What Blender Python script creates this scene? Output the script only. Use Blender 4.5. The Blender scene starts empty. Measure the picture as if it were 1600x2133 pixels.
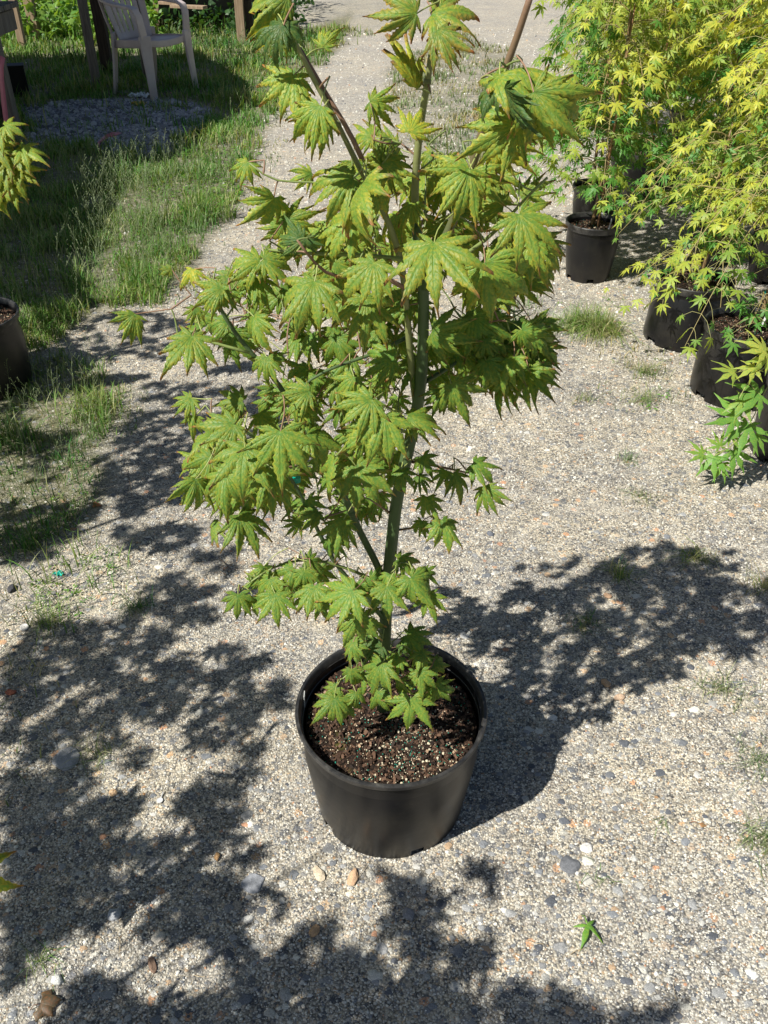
import bpy, bmesh, math, random
import numpy as np
from mathutils import Vector, Matrix

# ------------------------------------------------------------------ camera, sky, sun, exposure
scene = bpy.context.scene
H, PIT, FPX = 1.494, math.radians(36.306), 1780.0      # metres, pitch down, focal length in photo pixels
cam_data = bpy.data.cameras.new("camera")
cam_data.sensor_fit = 'VERTICAL'
cam_data.sensor_height = 36.0
cam_data.lens = 36.0 * FPX / 2133.0
cam_data.clip_start = 0.02
cam_data.clip_end = 400
cam = bpy.data.objects.new("camera", cam_data)
scene.collection.objects.link(cam)
cam.location = (0, 0, H)
cam.rotation_euler = (math.radians(90) - PIT, 0, 0)
scene.camera = cam

SUN_AZ, SUN_EL = math.radians(35), math.radians(50)    # shadows fall towards SUN_AZ (from +X to +Y)
sun_dir = np.array([-math.cos(SUN_AZ) * math.cos(SUN_EL), -math.sin(SUN_AZ) * math.cos(SUN_EL), math.sin(SUN_EL)])
world = bpy.data.worlds.new("World")
scene.world = world
world.use_nodes = True
wn = world.node_tree.nodes
bg = wn['Background']
sky = wn.new('ShaderNodeTexSky')
sky.sky_type = 'NISHITA'
sky.sun_disc = False
sky.sun_elevation = SUN_EL
sky.sun_rotation = math.atan2(sun_dir[0], sun_dir[1])
world.node_tree.links.new(sky.outputs[0], bg.inputs[0])
bg.inputs[1].default_value = 0.05
sl = bpy.data.lights.new("sun", 'SUN')
sl.energy = 5.0
sl.angle = math.radians(0.55)
sl.color = (1.0, 0.968, 0.90)
sun = bpy.data.objects.new("sun", sl)
scene.collection.objects.link(sun)
sun.rotation_euler = Vector(sun_dir).to_track_quat('Z', 'Y').to_euler()
scene.view_settings.view_transform = 'Standard'
scene.view_settings.look = 'None'
scene.view_settings.exposure = 0.66
scene.view_settings.gamma = 1.0
try:
    scene.cycles.max_bounces = 8
    scene.cycles.transparent_max_bounces = 8
    scene.cycles.use_denoising = True
except Exception:
    pass

# ------------------------------------------------------------------ helpers
COL = scene.collection
rng = np.random.default_rng(7)
random.seed(7)
CR = np.array([1.0, 0, 0])
CF = np.array([0, math.cos(PIT), -math.sin(PIT)])
CU = np.array([0, math.sin(PIT), math.cos(PIT)])
Z = np.array([0, 0, 1.0])


def ray(px, py):
    return CF + CR * (px - 800) / FPX - CU * (py - 1066.5) / FPX


def ground(px, py, z=0.0):
    d = ray(px, py)
    t = (z - H) / d[2]
    return np.array([d[0] * t, d[1] * t, z])


def at(px, py, Y):
    d = ray(px, py)
    t = Y / d[1]
    return np.array([d[0] * t, Y, H + d[2] * t])


def depth(P):
    return float((np.asarray(P) - np.array([0, 0, H])) @ CF)


def to_px(P):
    d = np.atleast_2d(P) - np.array([0, 0, H])
    z = d @ CF
    z = np.where(np.abs(z) < 1e-6, 1e-6, z)
    return 800 + FPX * (d @ CR) / z, 1066.5 - FPX * (d @ CU) / z, z


def in_poly(x, y, poly):
    inside = np.zeros(len(x), bool)
    n = len(poly)
    for i in range(n):
        x1, y1 = poly[i]
        x2, y2 = poly[(i + 1) % n]
        if y1 == y2:
            continue
        c = ((y1 > y) != (y2 > y)) & (x < (x2 - x1) * (y - y1) / (y2 - y1) + x1)
        inside ^= c
    return inside


def norm(v):
    return v / (np.linalg.norm(v) + 1e-12)


def mesh_np(name, V, quads=None, tris=None, mat=None, parent=None, col=None, smooth=False, loc=None, fattr=None):
    """one mesh object from numpy arrays"""
    V = np.asarray(V, float)
    if loc is not None:
        V = V - np.asarray(loc)
    quads = np.zeros((0, 4), int) if quads is None or len(quads) == 0 else np.asarray(quads, int)
    tris = np.zeros((0, 3), int) if tris is None or len(tris) == 0 else np.asarray(tris, int)
    me = bpy.data.meshes.new(name)
    nq, nt = len(quads), len(tris)
    me.vertices.add(len(V))
    me.vertices.foreach_set('co', V.astype(np.float32).ravel())
    li = np.concatenate([quads.ravel(), tris.ravel()]).astype(np.int32)
    me.loops.add(len(li))
    me.loops.foreach_set('vertex_index', li)
    me.polygons.add(nq + nt)
    ls = np.concatenate([np.arange(nq) * 4, nq * 4 + np.arange(nt) * 3]).astype(np.int32)
    me.polygons.foreach_set('loop_start', ls)
    if smooth:
        me.polygons.foreach_set('use_smooth', np.ones(nq + nt, bool))
    else:
        me.polygons.foreach_set('use_smooth', np.zeros(nq + nt, bool))
    if col is not None:
        a = me.attributes.new('Col', 'FLOAT_COLOR', 'POINT')
        c = np.ones((len(V), 4), np.float32)
        c[:, :3] = col
        a.data.foreach_set('color', c.ravel())
    if fattr:
        for k, v in fattr.items():
            a = me.attributes.new(k, 'FLOAT', 'POINT')
            a.data.foreach_set('value', np.asarray(v, np.float32))
    me.update(calc_edges=True)
    if mat:
        me.materials.append(mat)
    o = bpy.data.objects.new(name, me)
    COL.objects.link(o)
    if loc is not None and parent is None:
        o.location = loc
    if parent:
        o.parent = parent
    return o


def thing(name, label, cat, loc=(0, 0, 0), group=None):
    o = bpy.data.objects.new(name, None)
    o.empty_display_size = 0.05
    COL.objects.link(o)
    o.location = loc
    o['label'] = label
    o['category'] = cat
    if group:
        o['group'] = group
    return o


def tag(o, label=None, cat=None, group=None, kind=None):
    if label:
        o['label'] = label
    if cat:
        o['category'] = cat
    if group:
        o['group'] = group
    if kind:
        o['kind'] = kind
    return o


class MB:
    """mesh collector"""

    def __init__(self):
        self.V, self.Q, self.T, self.C, self.n = [], [], [], [], 0

    def add(self, V, Q=None, T=None, C=(1, 1, 1)):
        V = np.asarray(V, float)
        self.V.append(V)
        if Q is not None and len(Q):
            self.Q.append(np.asarray(Q, int) + self.n)
        if T is not None and len(T):
            self.T.append(np.asarray(T, int) + self.n)
        C = np.asarray(C, float)
        self.C.append(np.tile(C, (len(V), 1)) if C.ndim == 1 else C)
        self.n += len(V)

    def tube(self, P, R, seg=7, C=(1, 1, 1), cap=True):
        P = np.asarray(P, float)
        n = len(P)
        R = np.full(n, R, float) if np.isscalar(R) else np.asarray(R, float)
        T = np.gradient(P, axis=0)
        T /= np.linalg.norm(T, axis=1)[:, None] + 1e-12
        up = Z if abs(T[0] @ Z) < 0.9 else np.array([1.0, 0, 0])
        a = norm(np.cross(T[0], up))
        V = []
        ang = np.linspace(0, 2 * np.pi, seg, endpoint=False)
        for i in range(n):
            a = norm(a - T[i] * (a @ T[i]))
            b = np.cross(T[i], a)
            V.append(P[i] + R[i] * (np.cos(ang)[:, None] * a + np.sin(ang)[:, None] * b))
        V = np.concatenate(V)
        Q = []
        for i in range(n - 1):
            for j in range(seg):
                k = (j + 1) % seg
                Q.append((i * seg + j, i * seg + k, (i + 1) * seg + k, (i + 1) * seg + j))
        T3 = []
        if cap:
            V = np.vstack([V, P[0], P[-1]])
            for j in range(seg):
                k = (j + 1) % seg
                T3.append((n * seg, k, j))
                T3.append((n * seg + 1, (n - 1) * seg + j, (n - 1) * seg + k))
        C = np.asarray(C, float)
        if C.ndim == 2:
            C = np.repeat(C, seg, axis=0)
            if cap:
                C = np.vstack([C, C[:1], C[-1:]])
        self.add(V, Q, T3, C)

    def box(self, c, s, M=None, C=(1, 1, 1)):
        v = np.array([[x, y, z] for x in (-.5, .5) for y in (-.5, .5) for z in (-.5, .5)]) * np.asarray(s)
        if M is not None:
            v = v @ np.asarray(M).T
        v = v + np.asarray(c)
        q = [(0, 1, 3, 2), (4, 6, 7, 5), (0, 4, 5, 1), (2, 3, 7, 6), (0, 2, 6, 4), (1, 5, 7, 3)]
        self.add(v, q, None, C)

    def build(self, name, mat, parent=None, smooth=False, loc=None, bevel=0):
        V = np.concatenate(self.V)
        Q = np.concatenate(self.Q) if self.Q else None
        T = np.concatenate(self.T) if self.T else None
        o = mesh_np(name, V, Q, T, mat, parent, np.concatenate(self.C), smooth, loc)
        if bevel:
            m = o.modifiers.new('bevel', 'BEVEL')
            m.width = bevel
            m.segments = 2
            m.limit_method = 'ANGLE'
        return o


def rotz(a):
    c, s = math.cos(a), math.sin(a)
    return np.array([[c, -s, 0], [s, c, 0], [0, 0, 1.0]])


def basis(d):
    """rotation whose z axis is d"""
    d = norm(np.asarray(d, float))
    u = np.array([1.0, 0, 0]) if abs(d[0]) < .9 else np.array([0, 1.0, 0])
    a = norm(np.cross(u, d))
    return np.stack([a, np.cross(d, a), d], axis=1)


# ------------------------------------------------------------------ materials
class NT:
    def __init__(self, name):
        self.m = bpy.data.materials.new(name)
        self.m.use_nodes = True
        self.t = self.m.node_tree
        self.p = self.t.nodes['Principled BSDF']
        self.out = self.t.nodes['Material Output']

    def n(self, t, **k):
        nd = self.t.nodes.new(t)
        for a, b in k.items():
            if a.startswith('i_'):
                nd.inputs[int(a[2:]) if a[2:].isdigit() else a[2:].replace('_', ' ')].default_value = b
            else:
                setattr(nd, a, b)
        return nd

    def l(self, a, b):
        self.t.links.new(a, b)

    def coords(self, kind='Object'):
        if not hasattr(self, 'tc'):
            self.tc = self.n('ShaderNodeTexCoord')
        return self.tc.outputs[kind]

    def noise(self, scale, detail=3, rough=.55, vec=None, dist=0):
        n = self.n('ShaderNodeTexNoise')
        n.inputs['Scale'].default_value = scale
        n.inputs['Detail'].default_value = detail
        n.inputs['Roughness'].default_value = rough
        n.inputs['Distortion'].default_value = dist
        self.l(vec if vec is not None else self.coords(), n.inputs['Vector'])
        return n.outputs['Fac']

    def vor(self, scale, feature='F1', vec=None, rand=1):
        n = self.n('ShaderNodeTexVoronoi')
        n.feature = feature
        n.inputs['Scale'].default_value = scale
        n.inputs['Randomness'].default_value = rand
        self.l(vec if vec is not None else self.coords(), n.inputs['Vector'])
        return n

    def ramp(self, fac, stops, interp='LINEAR'):
        r = self.n('ShaderNodeValToRGB')
        cr = r.color_ramp
        cr.interpolation = interp
        while len(cr.elements) > 1:
            cr.elements.remove(cr.elements[-1])
        cr.elements[0].position = stops[0][0]
        cr.elements[0].color = (*stops[0][1], 1)
        for p, c in stops[1:]:
            e = cr.elements.new(p)
            e.color = (*c, 1)
        self.l(fac, r.inputs[0])
        return r.outputs[0]

    def mix(self, fac, a, b, bt='MIX'):
        m = self.n('ShaderNodeMix')
        m.data_type = 'RGBA'
        m.blend_type = bt
        for s, v in ((0, fac), (6, a), (7, b)):
            if hasattr(v, 'default_value') or hasattr(v, 'is_linked'):
                self.l(v, m.inputs[s])
            else:
                m.inputs[s].default_value = v if s == 0 else (*v, 1)
        return m.outputs[2]

    def math(self, op, a, b=0.0, clamp=False):
        m = self.n('ShaderNodeMath')
        m.operation = op
        m.use_clamp = clamp
        for s, v in ((0, a), (1, b)):
            if hasattr(v, 'is_linked'):
                self.l(v, m.inputs[s])
            else:
                m.inputs[s].default_value = v
        return m.outputs[0]

    def attr(self, name, out='Color'):
        a = self.n('ShaderNodeAttribute')
        a.attribute_name = name
        return a.outputs[out]

    def bump(self, h, strength=.5, dist=.002, prev=None):
        b = self.n('ShaderNodeBump')
        b.inputs['Strength'].default_value = strength
        b.inputs['Distance'].default_value = dist
        self.l(h, b.inputs['Height'])
        if prev is not None:
            self.l(prev, b.inputs['Normal'])
        return b.outputs['Normal']

    def fin(self, color=None, rough=.7, normal=None, spec=.4):
        if color is not None:
            if hasattr(color, 'is_linked'):
                self.l(color, self.p.inputs['Base Color'])
            else:
                self.p.inputs['Base Color'].default_value = (*color, 1)
        if hasattr(rough, 'is_linked'):
            self.l(rough, self.p.inputs['Roughness'])
        else:
            self.p.inputs['Roughness'].default_value = rough
        self.p.inputs['Specular IOR Level'].default_value = spec
        if normal is not None:
            self.l(normal, self.p.inputs['Normal'])
        return self.m


def leaf_material(name, rough=.42, trans=.38, mottle=1.0, veins=False):
    t = NT(name)
    c = t.attr('Col')
    n1 = t.noise(260, 4, .6)
    n2 = t.noise(70, 2, .5)
    f = t.ramp(n1, [(.42, (0, 0, 0)), (.62, (1, 1, 1))])
    yel = t.mix(1.0, c, (1.5, 1.16, .85), 'MULTIPLY')
    grn = t.mix(1.0, c, (.62, .84, .85), 'MULTIPLY')
    base = t.mix(t.math('MULTIPLY', f, .75 * mottle), grn, yel)
    base = t.mix(t.math('MULTIPLY', t.ramp(n2, [(.5, (0, 0, 0)), (.75, (1, 1, 1))]), .35 * mottle), base, t.mix(1.0, base, (1.15, .9, .7), 'MULTIPLY'))
    nb = t.bump(n1, .5, .0012)
    if veins:
        s = t.math('ABSOLUTE', t.attr('s', 'Fac'))
        tt = t.attr('t', 'Fac')
        ph = t.math('FRACT', t.math('SUBTRACT', t.math('MULTIPLY', tt, 9.0), t.math('MULTIPLY', s, 1.5)))
        side = t.ramp(t.math('ABSOLUTE', t.math('SUBTRACT', ph, .5)), [(0, (1, 1, 1)), (.13, (0, 0, 0))])
        mid = t.ramp(s, [(0, (1, 1, 1)), (.10, (.75,) * 3), (.22, (0, 0, 0))])
        side = t.math('MULTIPLY', side, .7)
        vm = t.math('MAXIMUM', side, mid)
        base = t.mix(t.math('MULTIPLY', vm, .38), base, t.mix(1.0, c, (.50, .78, .70), 'MULTIPLY'))
        nb = t.bump(t.math('SUBTRACT', 1.0, vm), .6, .001, nb)
    if veins:
        sp = t.ramp(t.noise(95, 4, .7), [(.66, (0, 0, 0)), (.73, (1, 1, 1))])
        edge = t.ramp(s, [(.3, (.25,) * 3), (1, (1,) * 3)])
        base = t.mix(t.math('MULTIPLY', t.math('MULTIPLY', sp, edge), .75), base, (.26, .13, .05))
    t.fin(base, rough, nb, .36)
    tr = t.n('ShaderNodeBsdfTranslucent')
    t.l(t.mix(1.0, base, (1.25, 1.1, .35), 'MULTIPLY'), tr.inputs['Color'])
    mx = t.n('ShaderNodeMixShader')
    mx.inputs[0].default_value = trans
    t.l(t.p.outputs[0], mx.inputs[1])
    t.l(tr.outputs[0], mx.inputs[2])
    t.l(mx.outputs[0], t.out.inputs[0])
    return t.m


M = {}
M['leaf'] = leaf_material('maple_leaf', .47, .36, 1.0, True)
M['leaf_small'] = leaf_material('small_maple_leaf', .45, .42, .7)
M['grass'] = leaf_material('grass_blade', .6, .35, .3)


def simple_col(name, rough=.7, spec=.4, bump_scale=None, bump_d=.001):
    t = NT(name)
    c = t.attr('Col')
    nb = t.bump(t.noise(bump_scale, 4), .6, bump_d) if bump_scale else None
    n = t.noise((bump_scale or 60) * .5, 3)
    if name == 'stone_chip':
        c = t.mix(1.0, c, t.ramp(t.noise(700, 4, .8), [(.3, (.45,) * 3), (.5, (.95,) * 3), (.7, (1.6,) * 3)]), 'MULTIPLY')
    c2 = t.mix(t.math('MULTIPLY', n, .5), c, t.mix(1.0, c, (.55, .55, .55), 'MULTIPLY'))
    return t.fin(c2, rough, nb, spec)


M['bark'] = simple_col('maple_bark', .5, .4, 160, .0008)
M['stone'] = simple_col('stone_chip', .85, .3, 400, .0012)
M['mulch'] = simple_col('bark_mulch', .8, .25, 250, .001)
M['paint'] = simple_col('coloured_plastic', .4, .5, 60, .0005)


def pot_material():
    t = NT('black_plastic')
    n = t.noise(6, 5, .6)
    n2 = t.noise(55, 4, .65)
    v = t.noise(300, 3, .7)
    dust = t.ramp(n, [(.42, (.006, .006, .007)), (.62, (.017, .0155, .013)), (.78, (.045, .040, .032))])
    scr = t.ramp(n2, [(.66, (0, 0, 0)), (.78, (1, 1, 1))])
    col = t.mix(t.math('MULTIPLY', scr, .28), dust, (.16, .15, .13))
    mps = t.n('ShaderNodeMapping')
    mps.inputs['Scale'].default_value = (9, 9, 70)
    mps.inputs['Rotation'].default_value = (.2, .1, 0)
    t.l(t.coords(), mps.inputs[0])
    st = t.ramp(t.noise(6, 4, .7, mps.outputs[0]), [(.66, (0, 0, 0)), (.72, (1, 1, 1))])
    col = t.mix(t.math('MULTIPLY', st, .16), col, (.2, .19, .17))
    speck = t.ramp(v, [(.72, (0, 0, 0)), (.78, (1, 1, 1))])
    col = t.mix(t.math('MULTIPLY', speck, .3), col, (.3, .28, .25))
    r = t.ramp(n, [(.3, (.27,) * 3), (.7, (.46,) * 3)])
    nb = t.bump(t.noise(25, 4), .25, .002)
    return t.fin(col, r, nb, .42)


M['pot'] = pot_material()


def rim_material():
    t = NT('dusty_rim_plastic')
    n = t.noise(30, 5, .7)
    c = t.ramp(n, [(.4, (.012, .012, .013)), (.62, (.045, .043, .04)), (.8, (.13, .125, .11))])
    return t.fin(c, .42, t.bump(n, .2, .001), .5)


M['rim'] = rim_material()


def soil_material():
    t = NT('potting_soil')
    v = t.vor(170)
    c = t.ramp(t.noise(140, 5, .7), [(.35, (.007, .005, .003)), (.55, (.025, .015, .010)), (.75, (.06, .036, .022))])
    w = t.ramp(v.outputs['Color'], [(.93, (0, 0, 0)), (.95, (1, 1, 1))], 'CONSTANT')
    c = t.mix(w, c, (.45, .38, .26))
    c = t.mix(t.ramp(t.noise(16, 3), [(.60, (0, 0, 0)), (.70, (.75,) * 3)]), c, (.10, .09, .02))
    nb = t.bump(t.noise(120, 5, .7), 1, .008)
    return t.fin(c, .9, nb, .2)


M['soil'] = soil_material()


def ground_material():
    t = NT('gravelly_ground')
    P = t.coords('Object')
    warp = t.n('ShaderNodeTexNoise', i_Scale=90.0)
    t.l(P, warp.inputs['Vector'])
    vm = t.n('ShaderNodeVectorMath', operation='SCALE')
    t.l(warp.outputs['Color'], vm.inputs[0])
    vm.inputs['Scale'].default_value = .006
    va = t.n('ShaderNodeVectorMath', operation='ADD')
    t.l(P, va.inputs[0])
    t.l(vm.outputs[0], va.inputs[1])
    PW = va.outputs[0]
    grit = t.vor(260, vec=PW)       # 4 mm grit
    mid = t.vor(120, vec=PW)
    big = t.vor(42, vec=PW)         # 2-3 cm embedded stones
    gcol = t.ramp(t.math('MULTIPLY', t.n('ShaderNodeSeparateColor').outputs[0], 1), [(0, (.3, .3, .3)), (1, (.3, .3, .3))])
    sg = t.n('ShaderNodeSeparateColor')
    t.l(grit.outputs['Color'], sg.inputs[0])
    gcol = t.ramp(sg.outputs[0], [(0, (.13, .13, .13)), (.25, (.27, .255, .22)), (.5, (.42, .38, .305)),
                                  (.78, (.54, .49, .39)), (.93, (.66, .62, .54)), (1, (.45, .32, .19))])
    sm = t.n('ShaderNodeSeparateColor')
    t.l(mid.outputs['Color'], sm.inputs[0])
    mcol = t.ramp(sm.outputs[1], [(0, (.10, .105, .115)), (.3, (.24, .235, .225)), (.6, (.44, .40, .33)), (.85, (.60, .55, .45)), (1, (.45, .27, .14))])
    mmask = t.math('MULTIPLY', t.ramp(sm.outputs[0], [(.55, (0, 0, 0)), (.56, (1, 1, 1))]), t.ramp(mid.outputs['Distance'], [(.40, (1, 1, 1)), (.47, (0, 0, 0))]))
    sb = t.n('ShaderNodeSeparateColor')
    t.l(big.outputs['Color'], sb.inputs[0])
    bcol = t.ramp(sb.outputs[1], [(0, (.09, .095, .105)), (.35, (.15, .155, .16)), (.62, (.24, .235, .23)), (.8, (.40, .37, .31)), (.92, (.50, .33, .19)), (1, (.5, .26, .15))])
    bn = t.noise(500, 3, .7)
    bcol = t.mix(1.0, bcol, t.ramp(bn, [(.3, (.75,) * 3), (.7, (1.3,) * 3)]), 'MULTIPLY')
    zone = t.noise(2.2, 3, .6)
    bmask = t.math('MULTIPLY', t.ramp(sb.outputs[0], [(.60, (0, 0, 0)), (.61, (1, 1, 1))]), t.ramp(big.outputs['Distance'], [(.36, (1, 1, 1)), (.42, (0, 0, 0))]))
    bmask = t.math('MULTIPLY', bmask, t.ramp(t.noise(330, 2), [(.36, (.2,) * 3), (.5, (1,) * 3)]))
    base = t.mix(mmask, gcol, mcol)
    base = t.mix(bmask, base, bcol)
    # darker gaps between grit cells and pale dust drifts
    crev = t.ramp(grit.outputs['Distance'], [(.35, (1, 1, 1)), (.75, (.45, .44, .43))])
    base = t.mix(t.math('SUBTRACT', 1.0, bmask), base, t.mix(1.0, base, crev, 'MULTIPLY'))
    dust = t.ramp(zone, [(.35, (.82, .83, .86)), (.65, (1.12, 1.09, 1.02))])
    base = t.mix(1.0, base, dust, 'MULTIPLY')
    base = t.mix(t.math('MULTIPLY', t.ramp(t.noise(9, 4, .6), [(.5, (0, 0, 0)), (.72, (1, 1, 1))]), .35), base, (.47, .445, .39))
    base = t.mix(1.0, base, t.ramp(t.noise(22, 5, .7), [(.34, (.66, .67, .70)), (.5, (1.0,) * 3), (.66, (1.22, 1.2, 1.14))]), 'MULTIPLY')
    # worn pale wheel track further up the path
    base = t.mix(t.math('MULTIPLY', t.attr('path', 'Fac'), .22), base, (.46, .43, .38))
    soil = t.ramp(t.noise(110, 6, .75), [(.35, (.03, .035, .015)), (.5, (.10, .105, .045)), (.62, (.20, .18, .10)), (.75, (.34, .31, .22))])
    base = t.mix(t.math('MULTIPLY', t.attr('soil', 'Fac'), t.ramp(t.noise(26, 5, .7), [(.38, (.25,) * 3), (.56, (1,) * 3)])), base, soil)
    blue = t.ramp(sg.outputs[1], [(0, (.10, .11, .13)), (.6, (.25, .27, .31)), (1, (.46, .47, .5))])
    base = t.mix(t.attr('patch', 'Fac'), base, blue)
    hgt = t.math('ADD', t.math('MULTIPLY', t.math('SUBTRACT', 1.0, grit.outputs['Distance']), .5), t.math('MULTIPLY', bn, .25))
    n1 = t.bump(hgt, .9, .004)
    n2 = t.bump(t.math('ADD', t.math('MULTIPLY', mmask, .5), t.math('MULTIPLY', bmask, .5)), .6, .002, n1)
    return t.fin(base, .9, n2, .25)


M['ground'] = ground_material()


def wood_material(name, c1, c2):
    t = NT(name)
    mp = t.n('ShaderNodeMapping')
    mp.inputs['Scale'].default_value = (14, 14, 1.2)
    t.l(t.coords(), mp.inputs[0])
    n = t.noise(4, 5, .65, mp.outputs[0])
    c = t.ramp(n, [(.3, c1), (.7, c2)])
    return t.fin(c, .85, t.bump(n, .5, .003), .2)


M['wood_tan'] = wood_material('tan_timber', (.19, .13, .08), (.36, .27, .18))
M['wood_grey'] = wood_material('grey_timber', (.09, .08, .07), (.24, .21, .18))
M['wood_dark'] = wood_material('dark_timber', (.03, .022, .018), (.08, .06, .045))


def chair_material():
    t = NT('faded_resin')
    n = t.noise(5, 5, .6)
    c = t.ramp(n, [(.35, (.43, .355, .34)), (.65, (.54, .465, .445))])
    return t.fin(c, .45, t.bump(t.noise(120, 3), .1, .001), .4)


M['chair'] = chair_material()

# ------------------------------------------------------------------ zones, outlined once and used in world space
GRASS = [  # polygon (outline of the zone on the ground seen from the path), blades per m2, height, tone
    ([(-400, 60), (640, 60), (735, 25), (700, 110), (640, 150), (600, 190), (560, 250), (530, 330), (505, 420), (440, 500), (400, 560), (330, 625), (215, 640), (140, 690), (60, 740), (-400, 820)], 2600, .085, 0),
    ([(-200, 790), (60, 740), (210, 765), (265, 800), (235, 880), (200, 940), (-200, 980)], 2600, .080, 1),
    ([(-200, 950), (190, 900), (235, 990), (200, 1075), (120, 1130), (-200, 1230)], 3400, .065, 2),
    ([(20, 1170), (190, 1110), (280, 1180), (265, 1290), (60, 1340), (0, 1300)], 420, .05, 1),
    ([(-200, 1400), (110, 1350), (190, 1420), (130, 1540), (110, 1700), (-200, 1790)], 420, .045, 3),
    ([(150, 780), (290, 780), (300, 860), (220, 960), (150, 1000)], 800, .04, 1),
    ([(800, 150), (960, 60), (1090, 130), (1100, 330), (980, 380), (850, 330)], 1300, .05, 3),
    ([(640, 20), (800, -40), (820, 40), (700, 110), (640, 160)], 900, .05, 3),
    ([(1000, 620), (1120, 610), (1150, 690), (1040, 700)], 500, .035, 3),
    ([(1220, 740), (1400, 720), (1440, 800), (1370, 870), (1240, 850)], 330, .04, 3),
    ([(300, 600), (420, 560), (500, 600), (380, 650)], 500, .05, 1),
    ([(540, 300), (600, 200), (640, 160), (620, 240), (560, 400), (480, 540)], 450, .035, 3),
]
PATCH = [(50, 218), (180, 207), (300, 205), (400, 214), (445, 228), (420, 262), (370, 295), (320, 325), (250, 318), (180, 312), (60, 308)]


def fbm2(x, y, s, seed=0):
    r = np.random.default_rng(seed)
    o = np.zeros_like(x)
    a = 1.0
    for k in range(4):
        for _ in range(3):
            th = r.uniform(0, 6.28)
            ph = r.uniform(0, 6.28)
            o += a * np.sin((x * math.cos(th) + y * math.sin(th)) * s * (1.9 ** k) + ph)
        a *= .55
    return o / 4.0


# ------------------------------------------------------------------ ground: one sheet to the horizon
def grid_axis(lo, hi, step, far_lo, far_hi):
    a = list(np.arange(lo, hi + step / 2, step))
    left, s, v = [], step, lo
    while v > far_lo:
        s *= 1.35
        v -= s
        left.append(v)
    right, s, v = [], step, hi
    while v < far_hi:
        s *= 1.35
        v += s
        right.append(v)
    return np.array(left[::-1] + a + right)


def terrain(x, y):
    near = np.clip((np.hypot(x - .013, y - 1.066) - .25) / .6, 0, 1)
    return near * (.004 * fbm2(x, y, 3.0, 11) + .0025 * fbm2(x, y, 14.0, 12))


gx = grid_axis(-5.5, 4.5, .04, -150, 150)
gy = grid_axis(.2, 13, .04, -60, 220)
GX, GY = np.meshgrid(gx, gy)
xs, ys = GX.ravel(), GY.ravel()
gz = terrain(xs, ys) * (np.hypot(xs, ys) < 40)
pxx, pyy, pz = to_px(np.stack([xs + .03 * fbm2(xs, ys, 9, 3), ys + .05 * fbm2(xs, ys, 7, 4), np.zeros_like(xs)], 1))
soilv = np.zeros(len(xs))
for poly, dens, hh, tone in GRASS:
    m = in_poly(pxx, pyy, poly) & (pz > 0)
    soilv = np.maximum(soilv, m * min(1, max(0, dens - 500) / 1600))
soilv = np.where((pz > 0) & (pyy < 60) & (pxx < 600), 1, soilv)
patchv = (in_poly(pxx, pyy, PATCH) & (pz > 0)) * 1.0
soilv = soilv * (1 - patchv)
S2 = soilv.reshape(GX.shape)
P2 = patchv.reshape(GX.shape)
for _ in range(3):
    for A in (S2, P2):
        A[1:-1, 1:-1] = (A[1:-1, 1:-1] * 2 + A[:-2, 1:-1] + A[2:, 1:-1] + A[1:-1, :-2] + A[1:-1, 2:]) / 6
pathv = np.clip((ys - 3.0) / 4, 0, 1) * np.clip(1 - S2.ravel(), 0, 1)
nx, ny = len(gx), len(gy)
ii = np.arange(nx * ny).reshape(ny, nx)
Q = np.stack([ii[:-1, :-1].ravel(), ii[:-1, 1:].ravel(), ii[1:, 1:].ravel(), ii[1:, :-1].ravel()], 1)
g = mesh_np('ground', np.stack([xs, ys, gz], 1), Q, None, M['ground'], smooth=True,
            fattr={'soil': np.clip(S2.ravel() * .9 + .1 * S2.ravel() * fbm2(xs, ys, 40, 5), 0, 1), 'patch': P2.ravel(), 'path': pathv})
tag(g, kind='structure')


# loose grit and stone chips lying on it
def pebbles(name, x, y, r, col, flat=.6, sink=.25, seg=5, seed=1, kind='stuff'):
    r_ = np.random.default_rng(seed)
    n = len(x)
    ang = r_.uniform(0, 6.28, n)[:, None] + np.linspace(0, 2 * np.pi, seg, endpoint=False)[None]
    j1 = r_.uniform(.72, 1.2, (n, seg))
    j2 = r_.uniform(.4, .75, (n, seg))
    el = r_.uniform(.7, 1.0, n)[:, None]
    rr = r[:, None]
    zt = terrain(x, y)
    h = (r * flat * r_.uniform(.6, 1.2, n))[:, None]
    V = np.zeros((n, 2 * seg + 1, 3))
    V[:, :seg, 0] = x[:, None] + rr * j1 * np.cos(ang)
    V[:, :seg, 1] = y[:, None] + rr * j1 * np.sin(ang) * el
    V[:, :seg, 2] = zt[:, None] - h * sink
    V[:, seg:2 * seg, 0] = x[:, None] + rr * j1 * j2 * np.cos(ang)
    V[:, seg:2 * seg, 1] = y[:, None] + rr * j1 * j2 * np.sin(ang) * el
    V[:, seg:2 * seg, 2] = zt[:, None] + h * r_.uniform(.55, 1.0, (n, seg))
    V[:, 2 * seg, 0] = x
    V[:, 2 * seg, 1] = y
    V[:, 2 * seg, 2] = zt + h[:, 0] * r_.uniform(.85, 1.15, n)
    b = (np.arange(n) * (2 * seg + 1))[:, None]
    q, t = [], []
    for k in range(seg):
        m = (k + 1) % seg
        q.append(np.hstack([b + k, b + m, b + seg + m, b + seg + k]))
        t.append(np.hstack([b + seg + k, b + seg + m, b + 2 * seg]))
    C = np.repeat(col, 2 * seg + 1, axis=0)
    o = mesh_np(name, V.reshape(-1, 3), np.concatenate(q), np.concatenate(t), M['stone'], col=C)
    if kind:
        o['kind'] = kind
    return o


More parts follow.
